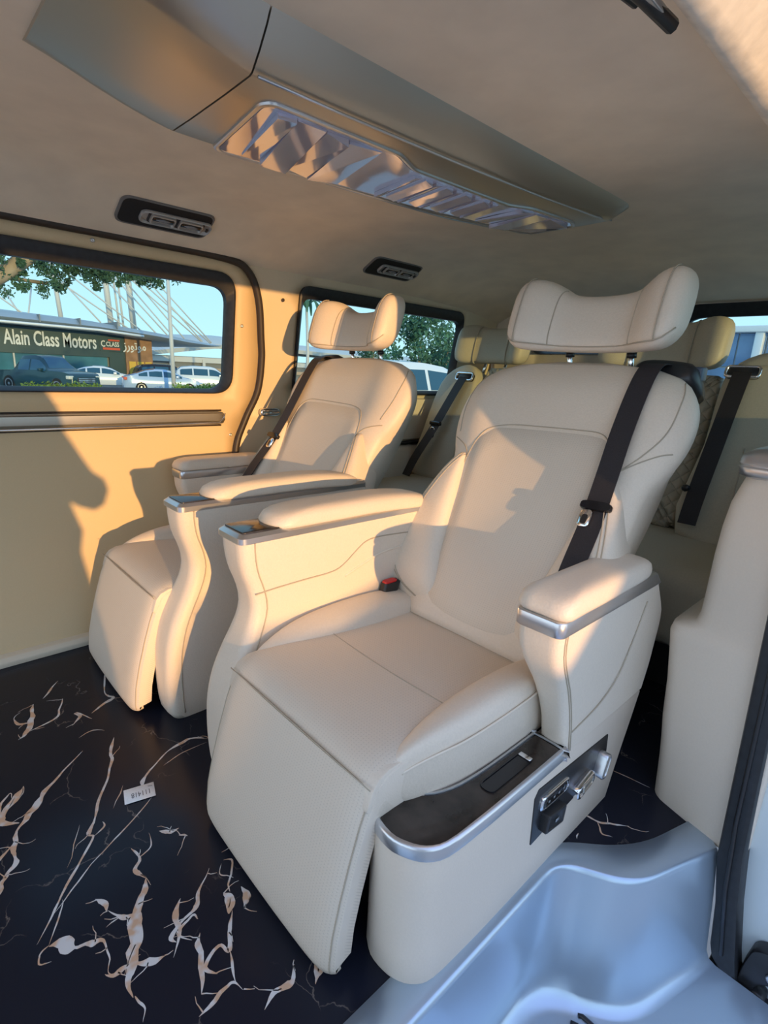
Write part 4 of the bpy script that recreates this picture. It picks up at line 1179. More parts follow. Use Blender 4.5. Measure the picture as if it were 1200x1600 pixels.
lo_ = round_poly(lens_ol, .012, 3)
cL = Vector((0, .95))
def off_poly(P, d):
    N = len(P); r_ = []; Q = [Vector(p) for p in P]
    for i in range(N):
        t = (Q[(i + 1) % N] - Q[i - 1]).normalized(); r_.append(Q[i] + Vector((t.y, -t.x)) * d)
    return r_
rows = [[Vector((p.x, p.y, con_z(p.y) + dz)) - Vector((0, .95, 1.362)) for p in off_poly(lo_, d)] for d, dz in ((.012, .002), (.011, -.003), (.006, -.0045), (.002, -.002), (0, .002))]
if (rows[0][0] - Vector((0, 0, 0))).length < 0: pass
V, F = loft(rows, True, False)
mesh('lens_frame', V, F, SILVER, con, sharp=.9)
V, F = loft([off_poly([(p[0], p[1]) for p in lo_], d) for d in ()] or [[Vector((p[0], p[1], con_z(p[1]) + .0005)) - Vector((0, .95, 1.362)) for p in lo_], [Vector((p[0], p[1], con_z(p[1]) - .0015)) - Vector((0, .95, 1.362)) for p in lo_]])
lens = mesh('lens', V, F, LENS, con, smooth=False)
def facet(pts, h, name='lens_facet'):
    """a raised prismatic facet of the lens: polygon (x, y) with a per-corner height"""
    top = [Vector((p[0], p[1], con_z(p[1]) - .0012 - h_)) - Vector((0, .95, 1.362)) for p, h_ in zip(pts, h)]
    botm = [Vector((p[0], p[1], con_z(p[1]) - .001)) - Vector((0, .95, 1.362)) for p in pts]
    V, F = loft([botm, top])
    return mesh(name, V, F, LENS, lens, smooth=False)
for y0, y1, hs in ((.565, .60, (.002, .010, .008, .001)), (.604, .66, (.011, .002, .003, .013)), (.664, .71, (.002, .003, .013, .009)), (.714, .79, (.012, .006, .001, .004))):
    facet([(-.128 + (y0 - .55) * .05, y0 + .02), (.085, y0 - .03), (.088, y1 - .03), (-.126 + (y1 - .55) * .05, y1 + .02)], hs)
for k in range(9):
    y0 = .90 + k * .034
    facet([(-.105 + k * .004, y0 + .012), (.050, y0 - .012), (.050, y0 + .010), (-.103 + k * .004, y0 + .034)], (.003, .004, .011, .009) if k % 2 else (.010, .008, .002, .003))
for y0, y1, hs in ((1.25, 1.31, (.002, .010, .003, .002)), (1.315, 1.38, (.010, .003, .004, .010)), (1.385, 1.48, (.002, .003, .012, .004))):
    facet([(-.085, y0 + .012), (.074, y0), (.076, y1 - .01), (-.072 + (y1 - 1.3) * .12, y1)], hs)
tubes('bright_bead', [[Vector((sinterp(HWR, y) - .004, y, con_z(y) - .0005)) - Vector((0, .95, 1.362)) for y in (.46, .6, .9, 1.2, 1.45, 1.57)], [Vector((-sinterp(HWL, y) + .010, y, con_z(y))) - Vector((0, .95, 1.362)) for y in (.8, 1.0, 1.2, 1.40, 1.52)]], .0025, SILVER, shell)

def vent(name, label, y0, y1):
    n = Vector((.447, 0, -.894)).normalized(); e1 = Vector((0, 1, 0)); e2 = n.cross(e1)   # e2 runs down the slope towards the wall
    o = empty(name, label, 'air vent', (0, 0, 0), 'ceiling air vents')
    cen = Vector((-1.750, (y0 + y1) / 2, 1.3155)) + n * .001
    o.matrix_world = Matrix.Translation(cen) @ Matrix((e1, e2, n)).transposed().to_4x4()
    L = y1 - y0; hl, hh = L / 2, .056
    if e2.z > 0: sg = -1
    else: sg = 1
    mesh('surround', *loft([[Vector((u, v, h)) for u, v in rrect(-hl + g, hl - g, -hh + g, hh - g, .028, 5)] for h, g in ((-.012, 0), (.004, 0), (.007, .003), (.005, .006))]), mat_ventrim, o, sharp=.9)
    mesh('face_plate', *loft([[Vector((u, v, h)) for u, v in rrect(-hl + .006, hl - .006, -hh + .006, hh - .006, .024, 5)] for h in (-.006, .0055)]), mat_plate, o, sharp=.9)
    ux = .030; w, hq = .108, .026; vy = .004 * sg
    mesh('vent_body', *loft([[Vector((ux + u, vy + v, h)) for u, v in rrect(-w + g, w - g, -hq + g, hq - g, .020, 5)] for h, g in ((.004, 0), (.011, 0), (.014, .003), (.010, .006), (.006, .008))]), mat_vent, o, sharp=.9)
    mesh('cavity', *loft([[Vector((ux + u, vy + v, h)) for u, v in rrect(-w + .024, w - .024, -hq + .006, hq - .006, .008, 4)] for h in (.005, .0095)]), BLACK, o, sharp=.9)
    for du in (-.042, .042):
        lv = mesh('louvre', *loft([[Vector((ux + du + u, vy + v, h)) for u, v in rrect(-.037 + g, .037 - g, -.019 + g, .019 - g, .008, 4)] for h, g in ((.008, 0), (.016, .001), (.017, .004), (.011, .006))]), mat_vent, o, sharp=.9)
        box('louvre_slot', (ux + du - .030, vy - .004, .011), (ux + du + .030, vy + .013, .0165), GLOSSBLACK, lv, bevel=.002)
        V, F = loft([[Vector((ux + du + x_, vy + .004 + r_ * math.cos(k * math.pi / 4), .0165 + r_ * .7 * math.sin(k * math.pi / 4))) for k in range(8)] for x_, r_ in ((-.022, .001), (-.010, .005), (0, .0065), (.010, .005), (.022, .001))])
        mesh('thumb_tab', V, F, mat_tab, lv)
    box('end_dot', (ux + w - .018, vy - .007, .010), (ux + w - .010, vy + .007, .0150), BLACK, o, bevel=.002)
    return o
mat_plate = mat('matt_black_plate', (0.006, 0.006, 0.007), 0.7)
mat_ventrim = mat('vent_rim', (0.16, 0.15, 0.14), 0.4)
mat_vent = mat('vent_silver', (0.45, 0.43, 0.40), 0.4, 0.4)
mat_tab = mat('vent_tab', (0.20, 0.20, 0.21), 0.35)
vent('ceiling_vent', 'black oval air vent with two louvres above the sliding door window', .565, .840)
vent('ceiling_vent', 'smaller-looking black air vent above the far seat and rear side window', 1.505, 1.775)

# ================================================================== LABEL ON THE FLOOR
lab = empty('paper_label', 'small white paper label printed 111418 lying on the black marble floor', 'label', (-1.0275, .290, .001))
lab.rotation_euler = (0, 0, math.radians(-14))
box('sheet', (-.0215, -.0300, .0004), (.0215, .0300, .0012), PAPER, lab, bevel=.0002, seg=1)
text_mesh('printed_number', '111418', .021, INK, lab, (-.004, .0225, .0014), (0, -1, 0), (1, 0, 0), sx=.62)
text_mesh('small_print', 'No.', .007, INK, lab, (-.014, .026, .0014), (0, -1, 0), (1, 0, 0), sx=.9)

# ================================================================== OUTSIDE
ASPHALT = mat('pale_paving', (0.42, 0.40, 0.37), 0.9, noise=0.15, nscale=3)
gx = [-90, -60, -45, -14, -6, 8]
gz = [-1.05, -1.05, -1.05, -1.0, -.66, -.64]
rows = [[Vector((x, y, z if y < 16 else min(z, -.66 - .02 * (y - 16)))) for y in (-40, -10, 0, 4, 16, 30, 60, 110)] for x, z in zip(gx, gz)]
V, F = loft(rows, False, False)
struct(mesh('ground', V, F, ASPHALT, smooth=False))

# --- showroom
FAC = mat('dark_fascia', (0.035, 0.075, 0.085), 0.4)
ROOFM = mat('grey_roof_sheet', (0.42, 0.47, 0.50), 0.45, 0.3)
SOFFIT = mat('soffit_grey', (0.22, 0.23, 0.24), 0.6)
STEELW = mat('pale_steel', (0.62, 0.60, 0.57), 0.5)
BRICKM = mat('brown_brick', (0.36, 0.20, 0.12), 0.8, noise=0.2, nscale=2)
SHOWGLASS = mat('showroom_glass', (0.05, 0.17, 0.22), 0.12, noise=0.4, nscale=.6)
SIGNW = mat('sign_white', (0.80, 0.82, 0.84), 0.5)
SIGNR = mat('sign_red', (0.70, 0.10, 0.05), 0.5)
YELL = mat('yellow_shutter', (0.75, 0.48, 0.08), 0.6)
BX = -45.0
bld = empty('showroom_building', 'dark fronted car showroom with curved canopy and a row of white sign letters', 'building', (BX - 4, 8, -1.05))
def wp(x, y, z): return Vector((x - (BX - 4), y - 8, z + 1.05))
def wbox(name, lo, hi, m, parent=bld, bevel=0):
    return box(name, wp(*lo), wp(*hi), m, parent, bevel=bevel)
wbox('wall', (BX - 9, -14, -1.05), (BX - .35, 16.4, 2.9), SOFFIT)
wbox('fascia', (BX - .3, -14, .98), (BX, 13.2, 2.72), FAC)
for k in range(9):
    y0 = -13.9 + k * 3.0
    wbox('glass_bay', (BX - .32, y0 + .06, -.9), (BX - .12, y0 + 2.94, .96), SHOWGLASS)
    wbox('mullion', (BX - .3, y0 - .05, -1.0), (BX - .02, y0 + .05, .96), STEELW)
wbox('brick_pier', (BX - .5, 14.35, -1.05), (BX + .05, 16.35, 2.55), BRICKM)
wbox('end_bay', (BX - .3, 13.2, -1.05), (BX - .1, 14.35, 2.6), FAC)
for k in range(3):
    wbox('yellow_shutter', (BX - .1, 14.55 + k * .6, -.6), (BX + .1, 15.05 + k * .6, .75), YELL)
# canopy: long lens-shaped roof that ends in a pointed tip
def canopy(name, ys, m, x0=BX - 10, x1=BX + 2.2):
    rows = []
    for y, zt, zb, w in ys:
        rows.append([wp(x0, y, zt + .1), wp(x1 - 3 * w, y, zt), wp(x1 - .6 * w, y, zt - (zt - zb) * .25), wp(x1, y, zb + (zt - zb) * .35), wp(x1 - .5 * w, y, zb), wp(x1 - 4 * w, y, zb), wp(x0, y, zb)])
    V, F = loft(rows); return mesh(name, V, F, m, bld, sharp=.6)
canopy('canopy', [(-14, 3.9, 2.95, 1), (0, 3.85, 2.90, 1), (6.7, 3.78, 2.82, 1), (12, 3.55, 2.72, 1), (16, 3.15, 2.45, 1), (18.5, 2.80, 2.20, .9), (20.3, 2.50, 2.18, .6), (21.2, 2.36, 2.28, .3)], ROOFM)
tube('canopy_edge', [wp(BX + 2.3, y, z) for y, z in ((-14, 2.98), (0, 2.93), (6.7, 2.86), (12, 2.80), (15, 2.60))], .09, SIGNW, bld, 6)
for k in range(9):
    wbox('roof_seam', (BX - 6, -6 + k * 2.4, 3.0), (BX + 2.24, -5.93 + k * 2.4, 3.62 - .02 * k), SOFFIT)
# sign letters and emblem
def sign(name, body, size, m, y, z, sx=1.0):
    return text_mesh(name, body, size, m, bld, wp(BX + .06, y, z), (0, 1, 0), (0, 0, 1), .04, sx, bold=.018 * size)
sign('sign_lettering', 'Alain Class Motors', 1.36, SIGNW, 6.62, 1.55, .545)
wbox('emblem_board', (BX, 12.55, 1.42), (BX + .05, 14.10, 2.42), FAC)
sign('emblem_word', 'CLASS', .46, SIGNW, 12.98, 1.78, .72)
sign('emblem_top', 'C', .62, SIGNW, 12.62, 1.74, .7)
wbox('emblem_bar', (BX + .05, 12.75, 1.52), (BX + .09, 13.95, 1.68), SIGNR)
wbox('emblem_bar', (BX + .05, 13.15, 2.16), (BX + .09, 13.95, 2.28), SIGNR)
arab = ''.join(chr(c_) for c_ in (0xFEAF, 0xFEAD, 0xFEEE, 0xFE97, 0xFEEE, 0xFEE3))
sign('arabic_lettering', arab, .85, SIGNW, 14.20, 1.62, .8)
# masts, stays
for k, (y0, y1, zt, r) in enumerate(((10.57, 10.25, 7.6, .16), (13.95, 13.62, 9.0, .22), (15.62, 15.28, 9.2, .24), (14.55, 14.30, 7.4, .08), (14.85, 14.62, 7.2, .08))):
    tube('mast', [wp(BX - 1.5, y0, 2.9), wp(BX - 1.5, y1, zt)], r, STEELW, bld, 8)
stays = [((9.2, 6.9), (14.9, 2.9)), ((10.2, 7.4), (15.6, 2.95)), ((13.62, 8.9), (21.0, 2.5)), ((13.7, 8.3), (20.2, 2.6)), ((15.28, 9.1), (21.1, 2.55)), ((15.3, 8.5), (20.3, 2.6)), ((15.3, 7.4), (18.8, 2.7)), ((13.65, 7.6), (17.5, 2.8)),
         ((13.7, 6.6), (16.6, 2.9)), ((5.2, 4.6), (7.9, 2.95)), ((5.0, 6.0), (8.6, 2.95)), ((10.3, 6.6), (12.6, 3.4)), ((7.0, 5.4), (7.9, 2.95)), ((8.8, 5.4), (8.0, 2.95)), ((15.4, 6.4), (17.8, 2.9))]
for (y0, z0), (y1, z1) in stays:
    tube('stay_cable', [wp(BX - 1.2, y0, z0), wp(BX + .6, y1, z1)], .055, STEELW, bld, 5)

far_b = empty('canopy_building', 'pale low building with a tent-like roof beyond the showroom tip', 'building', (BX - 10, 26, -1.05))
def fp(x, y, z): return Vector((x - 14 - (BX - 10), (y - 1) * 1.28 - 26, (.9 + (z - .9) * 1.28) + 1.05))
rows = []
for y, zt in ((17, 2.1), (19, 2.35), (21, 2.65), (24, 3.1), (28, 3.3), (40, 3.0), (60, 2.6)):
    rows.append([fp(BX - 14, y, zt + .5), fp(BX - 4, y, zt), fp(BX - 2.2, y, zt - .55), fp(BX - 2.4, y, zt - .9), fp(BX - 14, y, zt - .8)])
V, F = loft(rows); mesh('roof', V, F, mat('tent_white', (0.62, 0.62, 0.60), 0.6), far_b, sharp=.5)
box('wall', fp(BX - 13, 16.6, -1.05), fp(BX - 3.2, 60, 1.4), SOFFIT, far_b)
box('fascia', fp(BX - 3.1, 16.8, .9), fp(BX - 2.8, 60, 1.35), STEELW, far_b)
box('lower_fascia', fp(BX - 3.1, 16.8, .15), fp(BX - 2.9, 60, .45), mat('warm_fascia', (0.5, 0.36, 0.25), 0.6), far_b)
for k in range(10): box('column', fp(BX - 3.0, 17 + k * 3, -1.05), fp(BX - 2.7, 17.25 + k * 3, 1.2), STEELW, far_b)

pole = empty('lamp_pole', 'slim grey lamp pole standing in front of the showroom tip', 'lamp pole', (-32.0, 12.78, -1.05))
tube('pole_shaft', [(0, 0, 0), (0, -.02, 3), (0, -.05, 8)], [.13, .115, .09], STEELW, pole, 10)
tube('base_plate', [(0, 0, 0), (0, 0, .12)], .24, STEELW, pole, 10)
tube('lamp_arm', [(0, -.05, 8), (.5, -.05, 8.25), (1.4, -.05, 8.3)], .05, STEELW, pole, 6)
box('lamp_head', (1.2, -.2, 8.22), (1.9, .1, 8.36), SOFFIT, pole, bevel=.03)

# --- cars
TYRE = mat('tyre', (0.02, 0.02, 0.02), 0.8)
RIM = mat('alloy', (0.5, 0.5, 0.52), 0.3, 0.8)
CARGLASS = mat('car_glass', (0.03, 0.10, 0.17), 0.08)
LAMPW = mat('head_lamp', (0.75, 0.72, 0.62), 0.15)
PLASTIC = mat('dark_trim', (0.03, 0.03, 0.035), 0.5)
STYLE = {
 'sedan': dict(L=4.7, W=1.82, belt=[(-2.35, .80), (-2.2, .95), (-1.6, .98), (0, .93), (1.0, .90), (1.9, .80), (2.3, .62), (2.35, .55)],
               roof=[(-2.35, .82), (-2.15, .98), (-1.75, 1.08), (-1.1, 1.34), (-.5, 1.44), (.1, 1.43), (.5, 1.34), (1.15, .98), (1.9, .84), (2.3, .66), (2.35, .58)], win=(-1.55, 1.05), posts=(-.95, -.1), wheels=(-1.38, 1.42), r=.33),
 'suv': dict(L=4.75, W=1.9, belt=[(-2.37, .95), (-2.25, 1.05), (0, 1.02), (1.0, 1.0), (1.9, .92), (2.3, .75), (2.37, .65)],
             roof=[(-2.37, 1.0), (-2.22, 1.42), (-1.95, 1.62), (-1.2, 1.70), (0, 1.69), (.35, 1.62), (1.05, 1.08), (1.9, .96), (2.3, .80), (2.37, .68)], win=(-2.1, .95), posts=(-1.2, -.15), wheels=(-1.42, 1.45), r=.37),
 'pickup': dict(L=5.3, W=2.0, belt=[(-2.65, 1.05), (-1.0, 1.08), (0, 1.10), (1.0, 1.12), (2.2, 1.10), (2.55, 1.0), (2.65, .85)],
                roof=[(-2.65, 1.08), (-1.25, 1.10), (-1.05, 1.6), (-.9, 1.86), (0, 1.92), (.45, 1.88), (1.15, 1.20), (2.2, 1.16), (2.55, 1.06), (2.65, .90)], win=(-.95, 1.05), posts=(-.1,), wheels=(-1.6, 1.75), r=.42)}
def make_car(name, label, style, color, loc, rot, cat='car', scale=1.0):
    S = STYLE[style]; root = empty(name, label, cat, loc); root.rotation_euler = (0, 0, rot)
    root.scale = (scale,) * 3
    paint = mat(name + '_paint', color, 0.18, 0.1)
    hw = S['W'] / 2; L2 = S['L'] / 2
    xs = sorted(set([-L2, -L2 + .04, -L2 + .15] + [-L2 + S['L'] * k / 26 for k in range(1, 26)] + [L2 - .15, L2 - .04, L2]))
    def ring(x, o=0):
        zb, zt = interp(S['belt'], x), max(interp(S['roof'], x), interp(S['belt'], x) + .02)
        e_ = min(1, max(0, (L2 - abs(x)) / .35)); w = hw * (.80 + .20 * math.sqrt(e_))
        gl = min(1, (zt - zb) / .5); wt = w * (1 - .23 * gl) ; 
        return [(-w * .93, .24), (-w, .42), (-w * 1.0, .62), (-w * .965, zb), (-wt * .99, zb + (zt - zb) * .78), (-wt * .86, zt - .02 * gl), (0, zt + .02), (wt * .86, zt - .02 * gl), (wt * .99, zb + (zt - zb) * .78), (w * .965, zb), (w, .62), (w, .42), (w * .93, .24)]
    V, F = loft([[Vector((x, y, z)) for y, z in ring(x)] for x in xs])
    mesh('body', V, F, paint, root, sharp=.6)
    x0, x1 = S['win']
    def glassq(xa, xb, side, name_):
        rows = []
        n = 6
        for k in range(n + 1):
            x = xa + (xb - xa) * k / n
            r_ = ring(x)
            p, q = Vector(r_[3]), Vector(r_[4])
            lo, hi = p + (q - p) * .10, p + (q - p) * .95
            if (q - p).length < .08: hi = lo + (q - p) * .2
            rows.append([Vector((x, (lo.x - .012) * side, lo.y)), Vector((x, (hi.x - .012) * side, hi.y)), Vector((x, (hi.x + .02) * side, hi.y)), Vector((x, (lo.x + .02) * side, lo.y))])
        V, F = loft(rows); mesh(name_, V, F, CARGLASS, root, sharp=.5)
    cuts = [x0] + list(S['posts']) + [x1]
    for side in (1, -1):
        for c0, c1 in zip(cuts, cuts[1:]): glassq(c0 + .05, c1 - .05, side, 'side_window')
    # windscreen and rear window follow the roof line
    def screen(name_, xa, xb):
        rows = []
        for k in range(7):
            x = xa + (xb - xa) * k / 6; r_ = ring(x); zt = r_[6][1]; w = abs(r_[5][0])
            rows.append([Vector((x, -w * .95, zt - .035 + .02)), Vector((x, 0, zt + .012)), Vector((x, w * .95, zt - .035 + .02)), Vector((x, w * .95, zt - .08)), Vector((x, -w * .95, zt - .08))])
        V, F = loft(rows); mesh(name_, V, F, CARGLASS, root, sharp=.5)
    R_ = S['roof']; pk = max(p[1] for p in R_)
    fx = [p[0] for p in R_ if p[1] > pk * .95][-1]; screen('windscreen', fx + .08, x1 + (.06 if style != 'pickup' else .0))
    bx = [p[0] for p in R_ if p[1] > pk * .95][0]; screen('rear_window', (x0 - .05) if style != 'suv' else -2.24, bx - .08)
    for wx in S['wheels']:
        for side in (1, -1):
            y0 = side * (hw - .20); y1 = side * (hw + .012); r = S['r']
            rows = [[Vector((wx + rr_ * math.cos(k * math.pi / 10), y, r + rr_ * math.sin(k * math.pi / 10))) for k in range(20)] for y, rr_ in ((y0, r * .9), (y0, r), (y1 - side * .03, r), (y1, r * .93), (y1, r * .68))]
            V, F = loft(rows); wl_ = mesh('wheel', V, F, TYRE, root, sharp=.7)
            rows = [[Vector((wx + rr_ * math.cos(k * math.pi / 8), y, r + rr_ * math.sin(k * math.pi / 8))) for k in range(16)] for y, rr_ in ((y1 - side * .02, r * .68), (y1 + side * .006, r * .66), (y1 - side * .01, r * .3), (y1 + side * .004, r * .12))]
            V, F = loft(rows); mesh('rim', V, F, RIM, wl_, sharp=.7)
    for side in (1, -1):
        zl = interp(S['belt'], L2 - .15) - .10
        box('headlight', (L2 - .28, side * hw * .80 - .20, zl - .10), (L2 - .02, side * hw * .80 + .06, zl + .07), LAMPW, root, bevel=.03)
        zl = interp(S['belt'], -L2 + .15) - .08
        box('tail_light', (-L2 + .01, side * hw * .80 - .16, zl - .12), (-L2 + .2, side * hw * .80 + .08, zl + .05), SIGNR, root, bevel=.03)
        box('door_mirror', (x1 - .42, side * (hw + .02) - .10, interp(S['belt'], .8) + .02), (x1 - .22, side * (hw + .02) + .12, interp(S['belt'], .8) + .17), paint, root, bevel=.03)
    zg = interp(S['belt'], L2 - .1)
    box('grille', (L2 - .14, -hw * .55, zg - .36), (L2 + .015, hw * .55, zg - .10), PLASTIC, root, bevel=.02)
    if style == 'pickup':
        for k in range(3): box('grille_bar', (L2 + .0, -hw * .5, zg - .33 + k * .08), (L2 + .03, hw * .5, zg - .30 + k * .08), CHROME, root, bevel=.005)
    box('bumper', (L2 - .25, -hw * .86, .28), (L2 + .03, hw * .86, .46), PLASTIC if style == 'pickup' else paint, root, bevel=.04)
    return root
PI = math.pi
make_car('pickup_truck', 'dark green pickup truck parked nose-out in front of the showroom', 'pickup', (0.02, 0.06, 0.08), (-33.5, 6.7, -1.02), math.radians(28), 'truck')
make_car('white_hatchback', 'white car parked between the dark pickup and the silver blue sedan', 'sedan', (0.78, 0.80, 0.82), (-40.3, 11.3, -1.05), math.radians(74))
make_car('sedan', 'silver blue sedan parked side-on in front of the brown pier', 'sedan', (0.45, 0.58, 0.78), (-35.2, 13.4, -1.05), math.radians(76))
make_car('white_suv', 'white SUV parked beyond the lamp pole, right of the silver blue sedan', 'suv', (0.74, 0.78, 0.82), (-38.0, 17.8, -1.05), math.radians(72))
make_car('blue_car', 'blue car cut by the left window edge beside the pickup', 'sedan', (0.10, 0.26, 0.48), (-34.5, 1.9, -1.02), math.radians(60))
make_car('black_car', 'black car almost hidden behind the silver blue sedan', 'suv', (0.02, 0.02, 0.025), (-41.5, 16.2, -1.05), math.radians(85))
make_car('white_van', 'white tall car parked close behind the rear side window', 'suv', (0.80, 0.83, 0.86), (-10.5, 9.0, -.72), math.radians(-95), 'car', 1.12)
make_car('teal_car', 'teal car far off under the green trees', 'sedan', (0.10, 0.34, 0.40), (-38.0, 41.5, -1.1), math.radians(60))

# --- planting
LEAF = mat('leaf_green', (0.07, 0.15, 0.085), 0.7, noise=0.5, nscale=.9)
LEAFD = mat('leaf_teal', (0.055, 0.15, 0.09), 0.7, noise=0.6, nscale=.6)
HEDGE = mat('hedge_green', (0.20, 0.30, 0.06), 0.7, noise=0.4, nscale=2)
BARK = mat('tan_bark', (0.42, 0.31, 0.20), 0.85, noise=0.25, nscale=4)
def leaves(name, clumps, n, size, m, parent, seed, flat=1.0):
    rnd = random.Random(seed); V, F = [], []
    for (cx_, cy_, cz_, r) in clumps:
        for _ in range(n):
            while True:
                d = Vector((rnd.uniform(-1, 1), rnd.uniform(-1, 1), rnd.uniform(-1, 1)))
                if d.length <= 1: break
            d = d * (.45 + .55 * d.length)
            p = Vector((cx_, cy_, cz_)) + Vector((d.x * r, d.y * r, d.z * r * flat))
            u = Vector((rnd.gauss(0, 1), rnd.gauss(0, 1), rnd.gauss(0, 1))).normalized(); w = u.orthogonal().normalized()
            s = size * rnd.uniform(.6, 1.4); o = len(V)
            V += [p - u * s, p + w * s * .45, p + u * s, p - w * s * .45]; F.append((o, o + 1, o + 2, o + 3))
    return stuff(mesh(name, V, F, m, parent, smooth=False))
tree = empty('shade_tree', 'leafy tree with a tan limb hanging into the top of the sliding door window', 'tree', (-12.2, .2, -.95))
def tp(x, y, z): return (x + 12.2, y - .2, z + .95)
tube('trunk', smooth_open([tp(-12.2, .2, -.95), tp(-12.25, .35, .6), tp(-12.1, .9, 1.55), tp(-12, 1.75, 2.15), tp(-12, 2.30, 2.60), tp(-12.1, 3.2, 3.4)], 5), [.24] * 5 + [.20] * 5 + [.15] * 5 + [.13] * 6 + [.09] * 5, BARK, tree, 10)
for pts in ([(-12, 2.1, 2.45), (-12, 2.9, 2.75), (-12, 3.8, 2.85), (-12, 4.9, 2.72)], [(-12, 1.7, 2.1), (-12.1, 1.9, 2.2), (-12.2, 2.6, 2.2)], [(-12, 2.4, 2.7), (-12.3, 4.0, 3.3), (-12.3, 5.9, 3.0)]):
    tube('branch', [tp(*p) for p in pts], .035, BARK, tree, 6)
rl = random.Random(3); cl = []
for _ in range(110):
    y = rl.uniform(1.5, 4.9); cl.append((*tp(-12 + rl.uniform(-.4, .4), y, 2.60 + rl.uniform(-.16, .5) - .10 * max(0, 3.2 - y) + .05 * (y - 3)), rl.uniform(.10, .22)))
for _ in range(48):
    y = rl.uniform(1.6, 4.5); cl.append((*tp(-12 + rl.uniform(-.3, .3), y, rl.uniform(1.95 + .16 * (y - 1.6), 2.62)), rl.uniform(.06, .13)))
for y, z in ((2.0, 2.2), (2.2, 2.10), (2.45, 2.02), (2.1, 2.35), (1.75, 2.25), (2.6, 2.25), (2.9, 2.35), (3.3, 2.40), (4.6, 2.45), (4.4, 2.55), (5.72, 2.75), (5.85, 2.8), (1.9, 1.95), (1.6, 2.0), (2.75, 2.15), (1.75, 2.65), (1.85, 2.75)):
    cl.append((*tp(-12, y, z), .13))
for _ in range(40): cl.append((*tp(-12 + rl.uniform(-1, 1), rl.uniform(.5, 6), rl.uniform(3.0, 4.6)), .45))
leaves('foliage', cl, 62, .036, LEAF, tree, 5)

def bush_tree(name, label, x, y, h, r, seed, m=LEAFD):
    t = empty(name, label, 'tree', (x, y, -1.1), 'trees beyond the rear side window')
    tube('trunk', [(0, 0, 0), (.1, 0, h * .3), (0, .1, h * .6)], [.22, .16, .09], BARK, t, 8)
    rnd = random.Random(seed)
    leaves('foliage', [(rnd.uniform(-r, r) * .7, rnd.uniform(-r, r) * .7, h * .48 + rnd.uniform(-.46, .44) * h, r * rnd.uniform(.38, .62)) for _ in range(26)], 170, .15, m, t, seed)
bush_tree('green_tree', 'dense green tree showing right of the far headrest', -26.5, 27.6, 6.2, 2.0, 11)
bush_tree('green_tree', 'dense green tree nearest the rear pillar, right of its neighbour', -34, 39.2, 7.2, 2.5, 12)
bush_tree('green_tree', 'dense green tree mostly hidden behind the far headrest', -38, 33.5, 7.2, 2.3, 13, LEAF)
palm = empty('palm_tree', 'small palm with drooping fronds seen left of the far headrest', 'palm tree', (-30, 20.8, -1.05))
tube('trunk', [(0, 0, 0), (0, .05, 3), (0, -.08, 5.6)], [.14, .10, .08], STEELW, palm, 8)
for k in range(11):
    an = k * 2 * PI / 11
    pts = [Vector((0, -.08, 5.6)), Vector((.5 * math.cos(an), .5 * math.sin(an) - .08, 6.15)), Vector((1.0 * math.cos(an), 1.0 * math.sin(an) - .08, 5.95)), Vector((1.25 * math.cos(an), 1.25 * math.sin(an) - .08, 5.3))]
    sm = smooth_open(pts, 4)
    V, F = [], []
    for i, p in enumerate(sm):
        w = Vector((-math.sin(an), math.cos(an), 0)) * (.02 + .10 * math.sin(PI * (i + .5) / len(sm)))
        V += [p - w + Vector((0, 0, -.05)), p, p + w + Vector((0, 0, -.05))]
    for i in range(len(sm) - 1): F += [(3 * i, 3 * i + 1, 3 * i + 4, 3 * i + 3), (3 * i + 1, 3 * i + 2, 3 * i + 5, 3 * i + 4)]
    mesh('frond', V, F, LEAFD, palm)
hg = empty('hedge', 'clipped yellow-green hedge below the parked cars', 'hedge', (-28.5, 10, -1.0))
def hedge_part(y0, y1, z, seed):
    rnd = random.Random(seed)
    leaves('foliage', [(rnd.uniform(-.35, .35), y - 10, z + rnd.uniform(-.05, .12), .34) for y in [y0 + (y1 - y0) * k / 22 for k in range(23)]], 90, .075, HEDGE, hg, seed)
hedge_part(11.6, 14.4, .42, 21); hedge_part(4.8, 7.8, .34, 22)

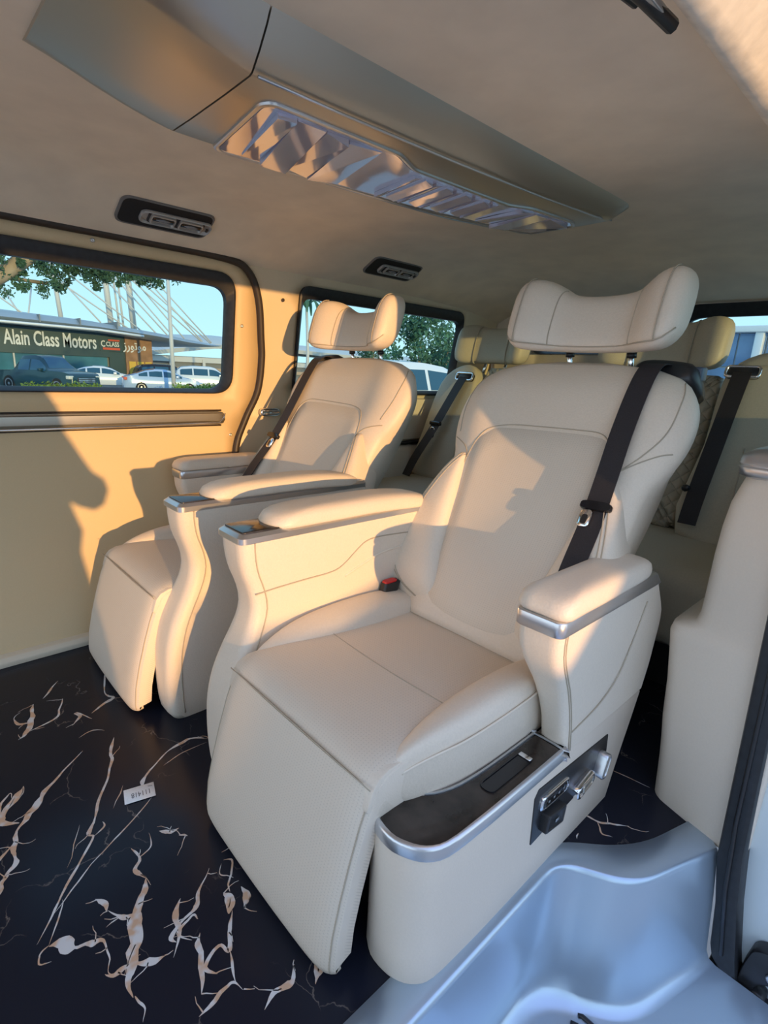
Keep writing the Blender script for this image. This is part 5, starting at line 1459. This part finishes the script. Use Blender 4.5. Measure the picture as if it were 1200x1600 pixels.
# --- glass fronted building behind the van
gb = empty('glass_building', 'blue glass fronted building with a white column behind the rear window', 'building', (-8, 27, -1.05))
BLUEG = mat('blue_glass', (0.20, 0.30, 0.48), 0.15, noise=0.35, nscale=.5)
for k in range(10):
    for j in range(3):
        box('glass_panel', (-5 + k * 1.0 + .03, -1.0, .1 + j * 1.36), (-5 + k * 1.0 + .97, -.9, .1 + j * 1.36 + 1.30), BLUEG, gb, bevel=.01)
box('frame', (-5.1, -.9, 0), (5.1, 3, 4.18), STEELW, gb)
for x in (-2.0, 1.62, 4.6): box('white_column', (x, -1.3, 0), (x + .30, -1.0, 4.3), SIGNW, gb, bevel=.03)
box('roof_edge', (-5.3, -1.4, 4.14), (5.3, 3, 4.38), SIGNW, gb, bevel=.03)

# --- added shadow casters, both out of frame
# added unseen wall, top outline shaped to shade the lower half of the doorway
def thru(y0, z0, x): return (y0 - .1996 * x, z0 + .0798 * x)
shade_ol = [(-2.5, .08), (.14, .10), (.20, .20), (.225, .27), (.28, .41), (.34, .435), (.5, .43), (.72, .47), (.87, .60), (.93, .665), (1.01, .74), (1.4, .76), (3.5, .76)]
RX = 4.0
struct(prism('added_shade_wall', [thru(-2.5, 0, RX)[:1] + (-.7,)] + [thru(y, z, RX) for y, z in shade_ol] + [thru(3.5, 0, RX)[:1] + (-.7,)], RX, RX + .18, 'x', mat('shade_wall_grey', (0.35, 0.36, 0.38), 0.9)))
# added unseen board, edge cut to cast the camera holder's shadow outline
shadow_ol = [(-.075, 1.50), (-.061, 1.346), (-.008, .962), (.03, .89), (.039, .817), (.056, .786), (.079, .739), (.109, .681), (.144, .653), (.155, .612), (.137, .564), (.105, .548), (.064, .565), (.032, .593), (.048, .537), (.064, .485), (.051, .419), (.065, .339), (.081, .266), (.09, .2), (.10, 0), (.10, -.3)]
DX = .30
struct(prism('added_shadow_board', [thru(y, z, DX + .1) for y, z in shadow_ol] + [(-1.0, -.3), (-1.0, 1.55)], DX, DX + .05, 'x', WHITEPAINT))
